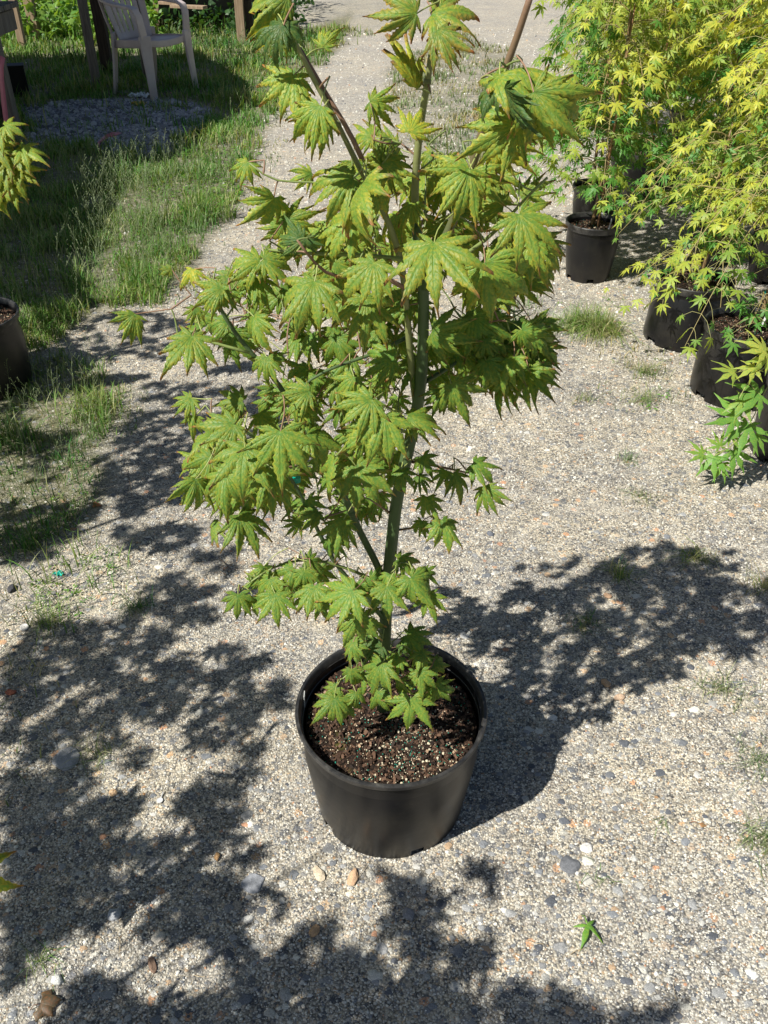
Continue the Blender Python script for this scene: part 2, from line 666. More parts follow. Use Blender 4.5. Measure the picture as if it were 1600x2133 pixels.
STONE = np.array([(.70, .66, .56), (.62, .58, .48), (.54, .51, .43), (.46, .44, .39), (.30, .295, .28), (.20, .205, .21), (.11, .115, .125), (.66, .63, .56), (.52, .36, .22), (.50, .27, .16)])
STONE = STONE * np.array([.97, .99, 1.02])
SW = np.array([.25, .2, .15, .12, .09, .06, .04, .06, .02, .01])


def stone_cols(n, r_, w=SW):
    c = STONE[r_.choice(len(STONE), n, p=w / w.sum())]
    return c * r_.uniform(.8, 1.2, (n, 1))


def scatter_view(n, ylo, yhi, r_, xlo=-150, xhi=1750, pw=1.0):
    """even over the visible ground, so denser per square metre close to the path's near end"""
    px = r_.uniform(xlo, xhi, n)
    py = ylo + (yhi - ylo) * r_.uniform(0, 1, n) ** pw
    d = CF[None] + CR[None] * ((px - 800) / FPX)[:, None] - CU[None] * ((py - 1066.5) / FPX)[:, None]
    t = -H / d[:, 2]
    return d[:, 0] * t, d[:, 1] * t, px, py


r1 = np.random.default_rng(21)
x, y, px, py = scatter_view(190000, 60, 2250, r1)
keep = (np.hypot(x - .0134, y - 1.0657) > .135)
x, y = x[keep], y[keep]
dd = np.hypot(x, y)
dens = fbm2(x, y, 5.0, 31)
k2 = r1.uniform(0, 1, len(x)) < np.clip(.58 + .5 * dens, .12, 1)
x, y, dd = x[k2], y[k2], dd[k2]
pa, pb, _z = to_px(np.stack([x, y, 0 * x], 1))
gm = np.zeros(len(x), bool)
for poly, de, hh, tone in GRASS:
    if de > 1400:
        gm |= in_poly(pa, pb, poly)
k2 = ~gm | (r1.uniform(0, 1, len(x)) < .2)
x, y, dd = x[k2], y[k2], dd[k2]
r = np.exp(r1.normal(math.log(.00185), .36, len(x))) * (1 + .38 * np.clip(dd - 1.5, 0, 8))
grit = pebbles('loose_grit', x, y, r, stone_cols(len(x), r1), flat=.75, sink=.3, seed=2)
x, y, px, py = scatter_view(5600, 300, 2250, r1)
keep = (np.hypot(x - .0134, y - 1.0657) > .15)
x, y = x[keep], y[keep]
r = np.clip(np.exp(r1.normal(math.log(.0052), .48, len(x))), .003, .015)
w2 = np.array([.02, .04, .08, .14, .25, .25, .16, .01, .03, .01])
pebbles('stone_chips', x, y, r, stone_cols(len(x), r1, w2), flat=.22, sink=.5, seg=8, seed=3)
# blue-grey crushed gravel in the shaded patch
x, y, px, py = scatter_view(9000, 195, 340, r1, 30, 520)
keep = in_poly(px, py, PATCH)
x, y = x[keep], y[keep]
r = np.exp(r1.normal(math.log(.013), .35, len(x)))
c = np.array([(.38, .38, .40), (.28, .28, .30), (.50, .50, .50), (.16, .16, .18)])[r1.integers(0, 4, len(x))]
pebbles('crushed_gravel', x, y, r, c, flat=.7, sink=.2, seed=4)


# ------------------------------------------------------------------ grass
TONES = [((.12, .26, .035), (.22, .30, .06), (.42, .39, .18)), ((.15, .27, .045), (.26, .30, .08), (.46, .41, .22)),
         ((.07, .19, .035), (.12, .22, .05), (.30, .28, .13)), ((.17, .22, .06), (.34, .30, .14), (.50, .40, .25))]


def blades(x, y, hgt, tone, r_, lean=.7, width=.0022, colscale=1.0):
    n = len(x)
    seg = 4
    a = r_.uniform(0, 6.28, n)
    L = hgt * r_.uniform(.45, 1.35, n)
    ln = r_.uniform(.1, 1.0, n) * lean
    d = np.stack([np.cos(a), np.sin(a)], 1)
    s = np.stack([-np.sin(a), np.cos(a)], 1)
    w = width * r_.uniform(.6, 1.4, n)
    V = np.zeros((n, 2 * seg + 1, 3))
    zt = terrain(x, y)
    hue = fbm2(x, y, 5, 91)[:, None]
    for k in range(seg + 1):
        t = k / seg
        out = L * ln * t ** 1.8
        up = L * np.sqrt(np.clip(1 - (ln * t * .9) ** 2, .05, 1)) * t * (1 - .25 * ln * t)
        cx = x + d[:, 0] * out
        cy = y + d[:, 1] * out
        if k < seg:
            ww = w * (1 - t * .6)
            V[:, 2 * k] = np.stack([cx - s[:, 0] * ww, cy - s[:, 1] * ww, zt + up - .002], 1)
            V[:, 2 * k + 1] = np.stack([cx + s[:, 0] * ww, cy + s[:, 1] * ww, zt + up - .002], 1)
        else:
            V[:, 2 * seg] = np.stack([cx, cy, zt + up], 1)
    b = (np.arange(n) * (2 * seg + 1))[:, None]
    q = [np.hstack([b + 2 * k, b + 2 * k + 1, b + 2 * k + 3, b + 2 * k + 2]) for k in range(seg - 1)]
    t3 = np.hstack([b + 2 * seg - 2, b + 2 * seg - 1, b + 2 * seg])
    pal = np.array(TONES[tone])
    ch = r_.choice(3, n, p=[.34, .36, .30])
    c = pal[ch] * r_.uniform(.7, 1.3, (n, 1)) * colscale
    c = c * (1 + hue * np.array([.45, .12, .1]))
    C = np.repeat(c, 2 * seg + 1, axis=0).reshape(n, 2 * seg + 1, 3)
    base_dry = np.array([.20, .19, .10])
    C[:, 0:2] = C[:, 0:2] * .7 + base_dry * .3
    return V.reshape(-1, 3), np.concatenate(q), t3, C.reshape(-1, 3)


def merge_blades(name, parts, mat):
    V, Qs, Ts, C, n = [], [], [], [], 0
    for v, q, t, c in parts:
        V.append(v)
        Qs.append(q + n)
        Ts.append(t + n)
        C.append(c)
        n += len(v)
    return mesh_np(name, np.concatenate(V), np.concatenate(Qs), np.concatenate(Ts), mat, col=np.concatenate(C))


r2 = np.random.default_rng(5)
parts = []
for poly, dens, hh, tone in GRASS:
    pl = np.array(poly, float)
    lo, hi = pl.min(0), pl.max(0)
    g0, g1 = ground(800, max(hi[1], 20)), ground(800, max(lo[1], 20))
    # world bounding box
    W = np.array([ground(a, max(b, 10)) for a, b in poly])
    x0, x1, y0, y1 = W[:, 0].min(), W[:, 0].max(), W[:, 1].min(), W[:, 1].max()
    y1 = min(y1, 12.5)
    x0 = max(x0, -7)
    area = (x1 - x0) * (y1 - y0)
    n = int(min(area * dens * 4.2, 900000))
    x = r2.uniform(x0, x1, n)
    y = r2.uniform(y0, y1, n)
    thin = np.clip((4.0 / np.maximum(y, .5)) ** 1.6, .2, 1)
    k = r2.uniform(0, 1, n) < thin
    x, y = x[k], y[k]
    cl = fbm2(x, y, 7, 41) + .7 * fbm2(x, y, 24, 43)
    k = r2.uniform(0, 1, len(x)) < np.clip(.42 + 1.0 * cl, .02 if dens < 1400 else .12, 1)
    x, y = x[k], y[k]
    a, b, zz = to_px(np.stack([x + (.03 + .012 * y) * fbm2(x, y, 16, 6), y + (.05 + .03 * y) * fbm2(x, y, 9, 7), 0 * x], 1))
    k = in_poly(a, b, poly) & ~(in_poly(a, b, PATCH) & (r2.uniform(0, 1, len(x)) > np.clip(.9 * fbm2(x, y, 9, 77) - .1, .04, .6))) & (np.hypot(x - .013, y - 1.066) > .2) & (a > -260)
    x, y = x[k], y[k]
    if len(x) == 0:
        continue
    hv = hh * (.55 + .9 * np.clip(fbm2(x, y, 8, 42) + .35, 0, 1.6)) * (1 + .06 * np.clip(y - 4, 0, 6))
    wv = .0016 * (1 + .30 * np.clip(y - 2.2, 0, 8))
    for tn, sel in ((tone, slice(0, None, 1)),):
        v = blades(x, y, hv, tn, r2, 1.0, wv)
        parts.append(v)
gr = merge_blades('grass', parts, M['grass'])
tag(gr, kind='stuff')

WB_TPL = None
# seed stalks above the grass
mb_v, mb_q, mb_c = [], [], []
stk = []
for poly, dens, hh, num in [([(0, 330), (320, 330), (520, 340), (430, 520), (330, 620), (60, 700), (0, 600)], 0, .2, 620),
                            ([(180, 420), (330, 380), (330, 640), (190, 640)], 0, .24, 120),
                            ([(0, 740), (230, 740), (260, 900), (0, 980)], 0, .15, 90), ([(0, 950), (200, 900), (230, 1000), (0, 1150)], 0, .13, 60),
                            ([(350, 90), (560, 110), (560, 200), (480, 260)], 0, .2, 160)]:
    W = np.array([ground(a, b) for a, b in poly])
    cnt = 0
    while cnt < num:
        x = r2.uniform(W[:, 0].min(), W[:, 0].max(), 200)
        y = r2.uniform(W[:, 1].min(), W[:, 1].max(), 200)
        a, b, zz = to_px(np.stack([x, y, 0 * x], 1))
        k = in_poly(a, b, poly)
        for xx, yy in zip(x[k][:num - cnt], y[k]):
            stk.append((xx, yy, hh * r2.uniform(.6, 1.25)))
            cnt += 1
sv, sq, sc, n0 = [], [], [], 0
for xx, yy, h in stk:
    an = r2.uniform(0, 6.28)
    d = np.array([math.cos(an), math.sin(an), 0]) * r2.uniform(.1, .5)
    s = np.array([1.0, 0, 0])
    w = .00042 * (1 + .25 * max(0, yy - 2.5))
    pts = [np.array([xx, yy, 0]) + d * h * t ** 2 + Z * h * t for t in (0, .35, .7, 1)]
    segs = [(pts[i], pts[i + 1], w) for i in range(3)]
    for k in range(7):
        t = .55 + .45 * k / 7
        p = np.array([xx, yy, 0]) + d * h * t ** 2 + Z * h * t
        a2 = r2.uniform(0, 6.28)
        e = p + np.array([math.cos(a2), math.sin(a2), .9]) * h * .11 * (1.3 - t)
        segs.append((p, e, w * .8))
        segs.append((e, e + (e - p) * .25 + Z * .001, w * 2.6))
    for p, e, ww in segs:
        sv += [p - s * ww, p + s * ww, e + s * ww * .8, e - s * ww * .8]
        sq.append((n0, n0 + 1, n0 + 2, n0 + 3))
        n0 += 4
        sc += [np.array([.24, .25, .12]) * r2.uniform(.7, 1.2)] * 4
o = mesh_np('grass_seed_stalks', np.array(sv), np.array(sq), None, M['grass'], col=np.array(sc))
tag(o, kind='stuff')

# single tufts growing out of the gravel
TUFTS = [((1222, 690), .085, 700, .10, 1, 'widest grass tuft, fine and bushy, beyond the big pot to its upper side', 3),
         ((1335, 775), .07, 170, .05, 3, 'flattened straw coloured tuft beside the front row of black pots'),
         ((1345, 832), .07, 130, .045, 3, 'sprawling half dry tuft nearest the wide black pot with the white tag'),
         ((1215, 835), .04, 60, .035, 3, 'small low tuft between the bushy tuft and the open gravel'),
         ((1335, 1035), .035, 60, .035, 3, 'flat reddish tuft alone on the sunny gravel'),
         ((1312, 958), .03, 60, .03, 3, 'tiny flat rosette tuft below the flattened tufts'),
         ((1285, 1200), .03, 90, .05, 1, 'upright green tuft in the edge of the maple shadow'),
         ((1445, 1165), .035, 110, .045, 1, 'green tuft at the top edge of the maple shadow'),
         ((1595, 1225), .04, 110, .06, 3, 'straw and green tuft cut by the picture edge beside the maple shadow'),
         ((1222, 1300), .035, 70, .035, 2, 'dark tuft in the middle of the maple shadow'),
         ((1500, 1440), .055, 130, .04, 3, 'pale spidery tuft just below the maple shadow'),
         ((1585, 1590), .04, 80, .045, 3, 'reddish green tuft on sunny gravel below the spidery tuft'),
         ((1597, 1760), .035, 120, .055, 3, 'coarse pale tuft low on the sunny side of the gravel'),
         ((1380, 1716), .015, 26, .018, 1, 'tiny green sprout tuft on open gravel'),
         ((1245, 1835), .025, 22, .03, 1, 'thin three stemmed tuft above the fallen maple leaf'),
         ((85, 2005), .02, 50, .03, 1, 'small tuft near the brown dead leaf'),
         ((205, 1570), .035, 60, .045, 3, 'straw coloured tuft in the dappled shade by a grey flat stone'),
         ((285, 1265), .03, 80, .045, 2, 'dark green tuft where the dappled shade begins'),
         ((100, 1300), .045, 80, .075, 1, 'tall thin tuft by the silver disc'),
         ((60, 1140), .02, 30, .08, 0, 'tall bladed sprig at the edge of the dark grass')]
r3 = np.random.default_rng(9)
for T in TUFTS:
    (px, py), rad, n, hh, tone, lab = T[:6]
    c = ground(px, py)
    n = int(n * (1.5 if rad > .08 else .9))
    a = r3.uniform(0, 6.28, n) * r3.uniform(.8, 1) + r3.uniform(0, 6)
    rr = rad * 1.35 * np.sqrt(r3.uniform(0, 1, n)) * r3.uniform(.1, 1, n)
    v, q, t, cc = blades(c[0] + rr * np.cos(a) * 1.5, c[1] + rr * np.sin(a) * 1.1, hh * 1.1 * np.ones(n), tone, r3, 1.7, .0007 * (1 + .3 * max(0, c[1] - 1)))
    o = mesh_np('grass_tuft', v, q, t, M['grass'], col=cc, loc=c)
    tag(o, lab, 'grass tuft', 'grass tufts growing in the gravel')


# ------------------------------------------------------------------ leaves
def leaf_template(lobes, rows_in=3, rows_out=12, sinus=.36, wmax=.135, serr=.16, cols=5):
    """flat palmate leaf; returns polar coords and attributes. lobes: list of (angle deg, length)"""
    V, Qs, S, TT = [], [], [], []
    n = 0
    L = len(lobes)
    ang = [math.radians(a) for a, _ in lobes]
    for i, (adeg, ln) in enumerate(lobes):
        a = ang[i]
        hl = (a - ang[i - 1]) / 2 if i > 0 else math.radians(16)
        hr = (ang[i + 1] - a) / 2 if i < L - 1 else math.radians(16)
        sl_ = sinus * (ln + (lobes[i - 1][1] if i > 0 else ln * .3)) / 2
        sr_ = sinus * (ln + (lobes[i + 1][1] if i < L - 1 else ln * .3)) / 2
        nr = rows_in + rows_out + 1
        rows = []
        for k in range(nr):
            t = k / (nr - 1)
            t = t * .97 + .03 if k else 0.0
            r = t * ln
            pts = []
            for side, hh, s in ((-1, hl, sl_), (1, hr, sr_)):
                s = min(s, ln * .6)
                cs = s * math.cos(hh)
                if r <= cs:
                    w = r * math.tan(hh)
                else:
                    u = (r - cs) / max(ln - cs, 1e-6)
                    ws = s * math.sin(hh)
                    wm = max(wmax * ln ** .8, ws * 1.02)
                    if u < .38:
                        w = ws + (wm - ws) * math.sin(u / .38 * math.pi / 2)
                    else:
                        v = (u - .38) / .62
                        w = wm * (1 - v) ** 1.25 * (1 - .35 * v) + .006
                    if serr and k < nr - 1:
                        w *= 1 + serr * (1 if (k % 2) else -1) * (.5 + .5 * u)
                    if k == nr - 1:
                        w = 0.0015
                pts.append(w)
            rows.append((r, pts[0], pts[1], t))
        for r, wl, wr, t in rows:
            for c in np.linspace(-1, 1, cols):
                w = -wl * abs(c) if c < 0 else wr * c
                # local to lobe: along r, across w ; barbs point forward
                fx = r - .25 * abs(w)
                x = fx * math.cos(a) - w * math.sin(a)
                y = fx * math.sin(a) + w * math.cos(a)
                V.append((x, y))
                S.append(c)
                TT.append(t)
        for k in range(nr - 1):
            for c in range(cols - 1):
                b = n + k * cols + c
                Qs.append((b, b + cols, b + cols + 1, b + 1))
        n += nr * cols
    V = np.array(V)
    return dict(V=V, Q=np.array(Qs), S=np.array(S), T=np.array(TT), R=np.hypot(V[:, 0], V[:, 1]), A=np.arctan2(V[:, 1], V[:, 0]))


def vary(lobes, r_, j=4, k=.07):
    return [(a + r_.uniform(-j, j), l * r_.uniform(1 - k, 1 + k)) for a, l in lobes]


r4 = np.random.default_rng(77)
L9 = [(-138, .34), (-101, .60), (-64, .84), (-31, .96), (0, 1), (31, .96), (64, .84), (101, .60), (138, .34)]
L7 = [(-122, .42), (-80, .72), (-39, .93), (0, 1), (39, .93), (80, .72), (122, .42)]
L5 = [(-88, .55), (-44, .88), (0, 1), (44, .88), (88, .55)]
TPL_BIG = [leaf_template(vary(L9, r4), 3, 15, sinus=r4.uniform(.33, .40), wmax=r4.uniform(.112, .132), serr=.2) for _ in range(4)] + \
          [leaf_template(vary(L7, r4), 3, 15, sinus=r4.uniform(.30, .37), wmax=r4.uniform(.12, .14), serr=.2) for _ in range(3)]
TPL_BIG += [leaf_template(vary(L9, r4, 8, .16), 3, 15, sinus=r4.uniform(.24, .44), wmax=r4.uniform(.10, .15), serr=.24) for _ in range(7)]
TPL_SMALL = [leaf_template(vary(L7, r4), 1, 5, .27, .105, .2, 3) for _ in range(3)] + [leaf_template(vary(L5, r4), 1, 5, .26, .115, .2, 3) for _ in range(3)]


class Foliage:
    def __init__(self, seed):
        self.r = np.random.default_rng(seed)
        self.V, self.Q, self.C, self.n, self.S, self.T = [], [], [], 0, [], []
        self.stems = MB()

    def leaf(self, J, a, nrm, L, tpl, green, edge, tip, droop=.9, pucker=.05, close=1.0):
        r = self.r
        a = norm(a)
        nrm = norm(nrm - a * (nrm @ a))
        b = np.cross(nrm, a)
        R, A, S, T = tpl['R'], tpl['A'], tpl['S'], tpl['T']
        k = droop * (1 + .25 * np.sin(A + r.uniform(0, 6.28)) + .22 * np.sin(3 * A + r.uniform(0, 6.28)) + .3 * np.sin(5 * A + r.uniform(0, 6.28)))
        k = np.clip(k, -.4, 3.0)
        k = np.where(np.abs(k) < .05, .05, k)
        wave = .02 * np.sin(7 * A + 9 * R + r.uniform(0, 6.28))
        rr = np.sin(k * R) / k
        zz = -(1 - np.cos(k * R)) / k + pucker * np.sin(math.pi * np.abs(S)) * np.minimum(R * 2.5, 1) * .8 - pucker * .5 * (np.abs(S) > .9) * (T > .3) + wave * R
        ca = A * close + .10 * R * math.sin(r.uniform(-1.5, 1.5))
        P = J + L * ((rr * np.cos(ca))[:, None] * a + (rr * np.sin(ca))[:, None] * b + zz[:, None] * nrm)
        e = np.clip(np.abs(S) * .8 + .1, 0, 1)[:, None] ** 1.5 * np.clip(T * 1.6, 0, 1)[:, None]
        tp = np.clip((T - .80) / .2, 0, 1)[:, None]
        C = green * (1 - e) + edge * e
        C = C * (1 - tp) + tip * tp
        self.V.append(P)
        self.Q.append(tpl['Q'] + self.n)
        self.C.append(C * r.uniform(.9, 1.1))
        self.n += len(P)
        self.S.append(S)
        self.T.append(T)

    def build(self, name, mat, parent, loc):
        return mesh_np(name, np.concatenate(self.V) - np.asarray(loc), np.concatenate(self.Q), None, mat, parent, np.concatenate(self.C), True,
                       fattr={'s': np.concatenate(self.S), 't': np.concatenate(self.T)})


class Skeleton:
    def __init__(self):
        self.P, self.par, self.r = [], [], []

    def add_line(self, pts, radii, step=.02, parent=None):
        pts = np.asarray(pts, float)
        seg = np.linalg.norm(np.diff(pts, axis=0), axis=1)
        s = np.concatenate([[0], np.cumsum(seg)])
        m = max(2, int(s[-1] / step) + 1)
        u = np.linspace(0, s[-1], m)
        X = np.stack([np.interp(u, s, pts[:, i]) for i in range(3)], 1)
        R = np.interp(u, s, radii)
        # smooth
        for _ in range(3):
            X[1:-1] = (X[1:-1] * 2 + X[:-2] + X[2:]) / 4
        self.P += list(X)
        self.r += list(R)
        return X, R

    def arr(self):
        return np.array(self.P)


GREEN_TOP = np.array([.22, .32, .047])
GREEN_LOW = np.array([.18, .285, .05])
EDGE_TOP = np.array([.40, .38, .055])
EDGE_LOW = np.array([.26, .30, .045])
TIPC = np.array([.38, .17, .08])
DARK = np.array([.105, .175, .045])


def stem_curve(A, B, r_, sag=.1, n=7):
    A, B = np.asarray(A), np.asarray(B)
    d = B - A
    L = np.linalg.norm(d)
    off = norm(np.array([r_.normal(), r_.normal(), r_.normal() + .6])) * L * sag
    t = np.linspace(0, 1, n)[:, None]
    return A + d * t + off * np.sin(t * np.pi)


# ---- plant pots
def make_pot(parent, R, h, rb, collar=.02, seed=0, holes=((-75, 9), (-150, 7), (20, 8), (100, 8)), soil_h=None, detail=True):
    seg = 144
    prof = [(rb - .006, 0.0), (rb, .0), (rb + .001, .012), (rb + .002, .020), (rb + (R - rb) * .35, h * .35), (rb + (R - rb) * .62, h * .62), (R - .0135, h - collar - .016), (R - .0118, h - collar - .0145), (R - .0118, h - collar),
            (R - .003, h - collar + .0005), (R - .001, h - .006), (R, h - .003), (R - .0015, h), (R - .006, h), (R - .0085, h - .003), (R - .0115, h - .02), (R - .014, h * .7), (rb - .004, .03)]
    n = len(prof)
    ang = np.linspace(0, 2 * np.pi, seg, endpoint=False)
    V = np.array([(r * math.cos(a), r * math.sin(a), z) for r, z in prof for a in ang])
    r_ = np.random.default_rng(seed)
    wob = 1 + .004 * np.sin(2 * np.arctan2(V[:, 1], V[:, 0]) + r_.uniform(0, 6))
    V[:, :2] *= wob[:, None]
    Qr, Qw = [], []
    for i in range(n - 1):
        for j in range(seg):
            a = math.degrees(ang[j])
            if i in (1, 2) and any(abs((a - hc + 180) % 360 - 180) < hw for hc, hw in holes):
                continue
            if i == 0 and any(abs((a - hc + 180) % 360 - 180) < hw for hc, hw in holes):
                continue
            k = (j + 1) % seg
            q = (i * seg + j, i * seg + k, (i + 1) * seg + k, (i + 1) * seg + j)
            (Qr if 8 <= i <= 14 else Qw).append(q)
    Qw = np.array(Qw)
    used = np.unique(Qw)
    mp = -np.ones(len(V), int)
    mp[used] = np.arange(len(used))
    pot = mesh_np('pot', V[used], mp[Qw], None, M['pot'], parent, smooth=True)
    Qr = np.array(Qr)
    used = np.unique(Qr)
    mp = -np.ones(len(V), int)
    mp[used] = np.arange(len(used))
    rim = mesh_np('rim', V[used], mp[Qr], None, M['rim'], pot, smooth=True)
    for ob_ in (pot, rim):
        es = ob_.modifiers.new('edges', 'EDGE_SPLIT')
        es.split_angle = math.radians(38)
    # floor
    mb = MB()
    c = np.array([[(rb - .004) * math.cos(a), (rb - .004) * math.sin(a), .03] for a in ang] + [[0, 0, .03]])
    mb.add(c, None, [(j, (j + 1) % seg, seg) for j in range(seg)])
    mb.build('pot_floor', M['pot'], pot)
    # soil
    sh = soil_h or h - .04
    rs = rb + (R - rb) * (sh / h) - .013
    rings, sg = 22, 72
    SV = [(0, 0, sh + .008)]
    for i in range(1, rings + 1):
        rr = rs * i / rings
        for a in np.linspace(0, 2 * np.pi, sg, endpoint=False):
            SV.append((rr * math.cos(a), rr * math.sin(a), sh + .008 * (1 - (i / rings) ** 2) + .0035 * fbm2(np.array([rr * math.cos(a)]), np.array([rr * math.sin(a)]), 60, seed)[0]))
    T3 = [(0, 1 + j, 1 + (j + 1) % sg) for j in range(sg)]
    Q4 = [(1 + (i - 1) * sg + j, 1 + i * sg + j, 1 + i * sg + (j + 1) % sg, 1 + (i - 1) * sg + (j + 1) % sg) for i in range(1, rings) for j in range(sg)]
    soil = mesh_np('soil', np.array(SV), Q4, T3, M['soil'], parent, smooth=True)
    if detail:
        nb = detail if isinstance(detail, int) and detail > 1 else 250
        mb = MB()
        for i in range(nb):
            a, rr = r_.uniform(0, 6.28), rs * math.sqrt(r_.uniform(0, 1)) * .97
            c = np.array([rr * math.cos(a), rr * math.sin(a), sh + .008 * (1 - (rr / rs) ** 2) + r_.uniform(-.001, .005)])
            s = np.array([r_.uniform(.003, .012), r_.uniform(.002, .006), r_.uniform(.001, .003)])
            if i % 40 == 0:
                s = np.array([.022, .002, .002])
            Mx = basis(norm(np.array([r_.normal() * .5, r_.normal() * .5, 1]))) @ rotz(r_.uniform(0, 6.28))
            cc = np.array([(.09, .05, .03), (.05, .028, .018), (.14, .08, .05), (.025, .016, .012), (.28, .19, .12)][r_.choice(5, p=[.3, .3, .18, .17, .05])]) * r_.uniform(.7, 1.3)
            mb.box(c, s, Mx, cc)
        o = mb.build('bark_mulch', M['mulch'], soil)
        o['kind'] = 'stuff'
        mb = MB()
        ico = bmesh.new()
        bmesh.ops.create_icosphere(ico, subdivisions=1, radius=1)
        iv = np.array([v.co[:] for v in ico.verts])
        it = np.array([[v.index for v in f.verts] for f in ico.faces])
        ico.free()
        for i in range(int(nb * .5)):
            a, rr = r_.uniform(0, 6.28), rs * math.sqrt(r_.uniform(0, 1)) * .97
            if i % 3 == 0:
                a = math.radians(-70) + r_.normal() * .6
            c = np.array([rr * math.cos(a), rr * math.sin(a), sh + .009 * (1 - (rr / rs) ** 2) + r_.uniform(.001, .004)])
            gn = r_.uniform() < .38
            rad = r_.uniform(.0009, .0016) if gn else r_.uniform(.0006, .0017)
            if i % 60 == 0:
                rad, gn = .003, False
            cc = (.02, .22, .15) if gn else np.array((.62, .54, .38)) * r_.uniform(.7, 1.15)
            mb.add(c + iv * rad * r_.uniform(.8, 1.2, 3), None, it, cc)
        o = mb.build('fertiliser_and_perlite', M['mulch'], soil, smooth=True)
        o['kind'] = 'stuff'
    return pot


def absorb(a, b):
    for V in b.V:
        a.V.append(V)
    for q in b.Q:
        a.Q.append(q + a.n)
    for q in b.T:
        a.T.append(q + a.n)
    for c in b.C:
        a.C.append(c)
    a.n += b.n


# ------------------------------------------------------------------ the main maple
POT0 = np.array([.0134, 1.0657, 0])
YT = POT0[1]
maple = thing('potted_maple', 'tall green maple in the large black pot standing alone on the open gravel', 'potted tree', POT0)
make_pot(maple, .178, .265, .1465, .016, 3, holes=((-71, 6), (-147, 5), (30, 6), (110, 6)), soil_h=.225, detail=2600)

fo = Foliage(101)
sk = Skeleton()
wood = []   # (points, radii, colour)
TRUNKC, TWIGC, BROWN = np.array([.07, .115, .04]), np.array([.18, .23, .065]), np.array([.22, .13, .08])
OLIVE = np.array([.21, .23, .085])
LINES = [  # px points, depth (m towards camera) at start/end, radii
    ([(797, 1475), (800, 1380), (803, 1300), (807, 1220), (814, 1150), (826, 1040), (843, 968), (858, 905), (872, 840), (881, 760), (882, 660), (884, 600), (876, 520), (866, 470)], 0, .02, .0115, .0065, TRUNKC),
    ([(866, 835), (856, 760), (852, 700), (843, 600), (838, 540), (815, 480), (800, 430), (770, 390), (752, 360), (702, 252), (640, 142), (602, 62), (568, -8), (545, -60)], 0, .10, .0052, .0018, OLIVE),
    ([(754, 330), (735, 275), (690, 218), (655, 150), (625, 100)], .08, .06, .003, .0018, BROWN),
    ([(870, 500), (862, 430), (866, 350), (876, 250), (890, 180), (904, 80), (911, 0), (915, -50)], .0, .03, .0055, .0024, OLIVE),
    ([(884, 600), (915, 520), (955, 440), (985, 350), (1008, 250), (1036, 186), (1078, 80), (1112, -30)], .02, .10, .0060, .0032, BROWN),
    ([(806, 1235), (788, 1178), (748, 1106), (722, 1040), (690, 985), (650, 915), (610, 850), (570, 780), (520, 735), (470, 668), (440, 605)], 0, .05, .0062, .0022, TRUNKC),
    ([(800, 1290), (760, 1240), (700, 1180), (650, 1080), (610, 1000), (560, 930), (500, 890), (440, 860)], .01, .07, .0042, .0016, TRUNKC),
    ([(520, 735), (440, 712), (370, 695)], .05, .05, .0022, .0014, TWIGC),
    ([(846, 960), (890, 965), (930, 975), (975, 985)], 0, .02, .0025, .0013, BROWN),
    ([(822, 1075), (800, 1060), (770, 1040)], 0, .04, .002, .0012, BROWN),
    ([(822, 1105), (850, 1105), (880, 1095), (905, 1090)], 0, .03, .002, .0012, BROWN),
    ([(878, 800), (930, 770), (1000, 720), (1060, 700), (1110, 700)], 0, -.06, .0035, .0016, TRUNKC),
    ([(872, 840), (900, 830), (940, 800)], 0, .05, .002, .0012, TWIGC),
    ([(843, 600), (780, 560), (700, 590), (660, 560), (620, 500)], .05, .12, .0030, .0014, BROWN),
    ([(838, 540), (760, 530), (640, 530), (560, 520)], .05, .02, .0030, .0015, TWIGC),
    ([(890, 570), (960, 540), (1040, 480), (1085, 420), (1140, 370)], .02, .08, .003, .0014, TWIGC),
    ([(852, 700), (780, 740), (700, 760), (640, 790), (600, 830)], .0, .07, .003, .0013, TRUNKC),
    ([(858, 905), (800, 880), (740, 900), (700, 950)], .02, .1, .0026, .0012, TWIGC),
    ([(806, 1220), (740, 1190), (670, 1165), (600, 1165), (540, 1195), (500, 1230)], .01, .08, .0028, .0012, TWIGC),
    ([(806, 1250), (840, 1180), (870, 1180), (895, 1230)], .0, .08, .0022, .0011, TWIGC),
    ([(801, 1330), (770, 1290), (745, 1270)], .01, .06, .0020, .0011, TWIGC),
    ([(800, 1400), (830, 1350), (870, 1350), (890, 1400)], .01, .05, .0020, .001, TWIGC),
    ([(799, 1420), (760, 1380), (720, 1400), (690, 1440)], .01, .05, .0020, .001, TWIGC),
    ([(800, 1420), (830, 1400), (850, 1430)], .01, .07, .0018, .001, TWIGC),
    ([(754, 420), (700, 380), (640, 370), (560, 395), (545, 370), (520, 340)], .06, .06, .0014, .0009, TWIGC),
]
for pts, d0, d1, ra, rb_, colr in LINES:
    n = len(pts)
    P = np.array([at(px, py, YT - (d0 + (d1 - d0) * i / (n - 1))) for i, (px, py) in enumerate(pts)])
    X, R = sk.add_line(P, np.linspace(ra, rb_, n))
    R = R * 1.0
    cc = np.repeat((colr * np.ones(3))[None], len(X), 0) * np.random.default_rng(len(wood)).uniform(.85, 1.15, (len(X), 1))
    if colr is BROWN and ra > .005:
        f = np.linspace(0, 1, len(X))[:, None]
        cc = TRUNKC * (1 - f) + BROWN * f
    wood.append((X, R, cc))

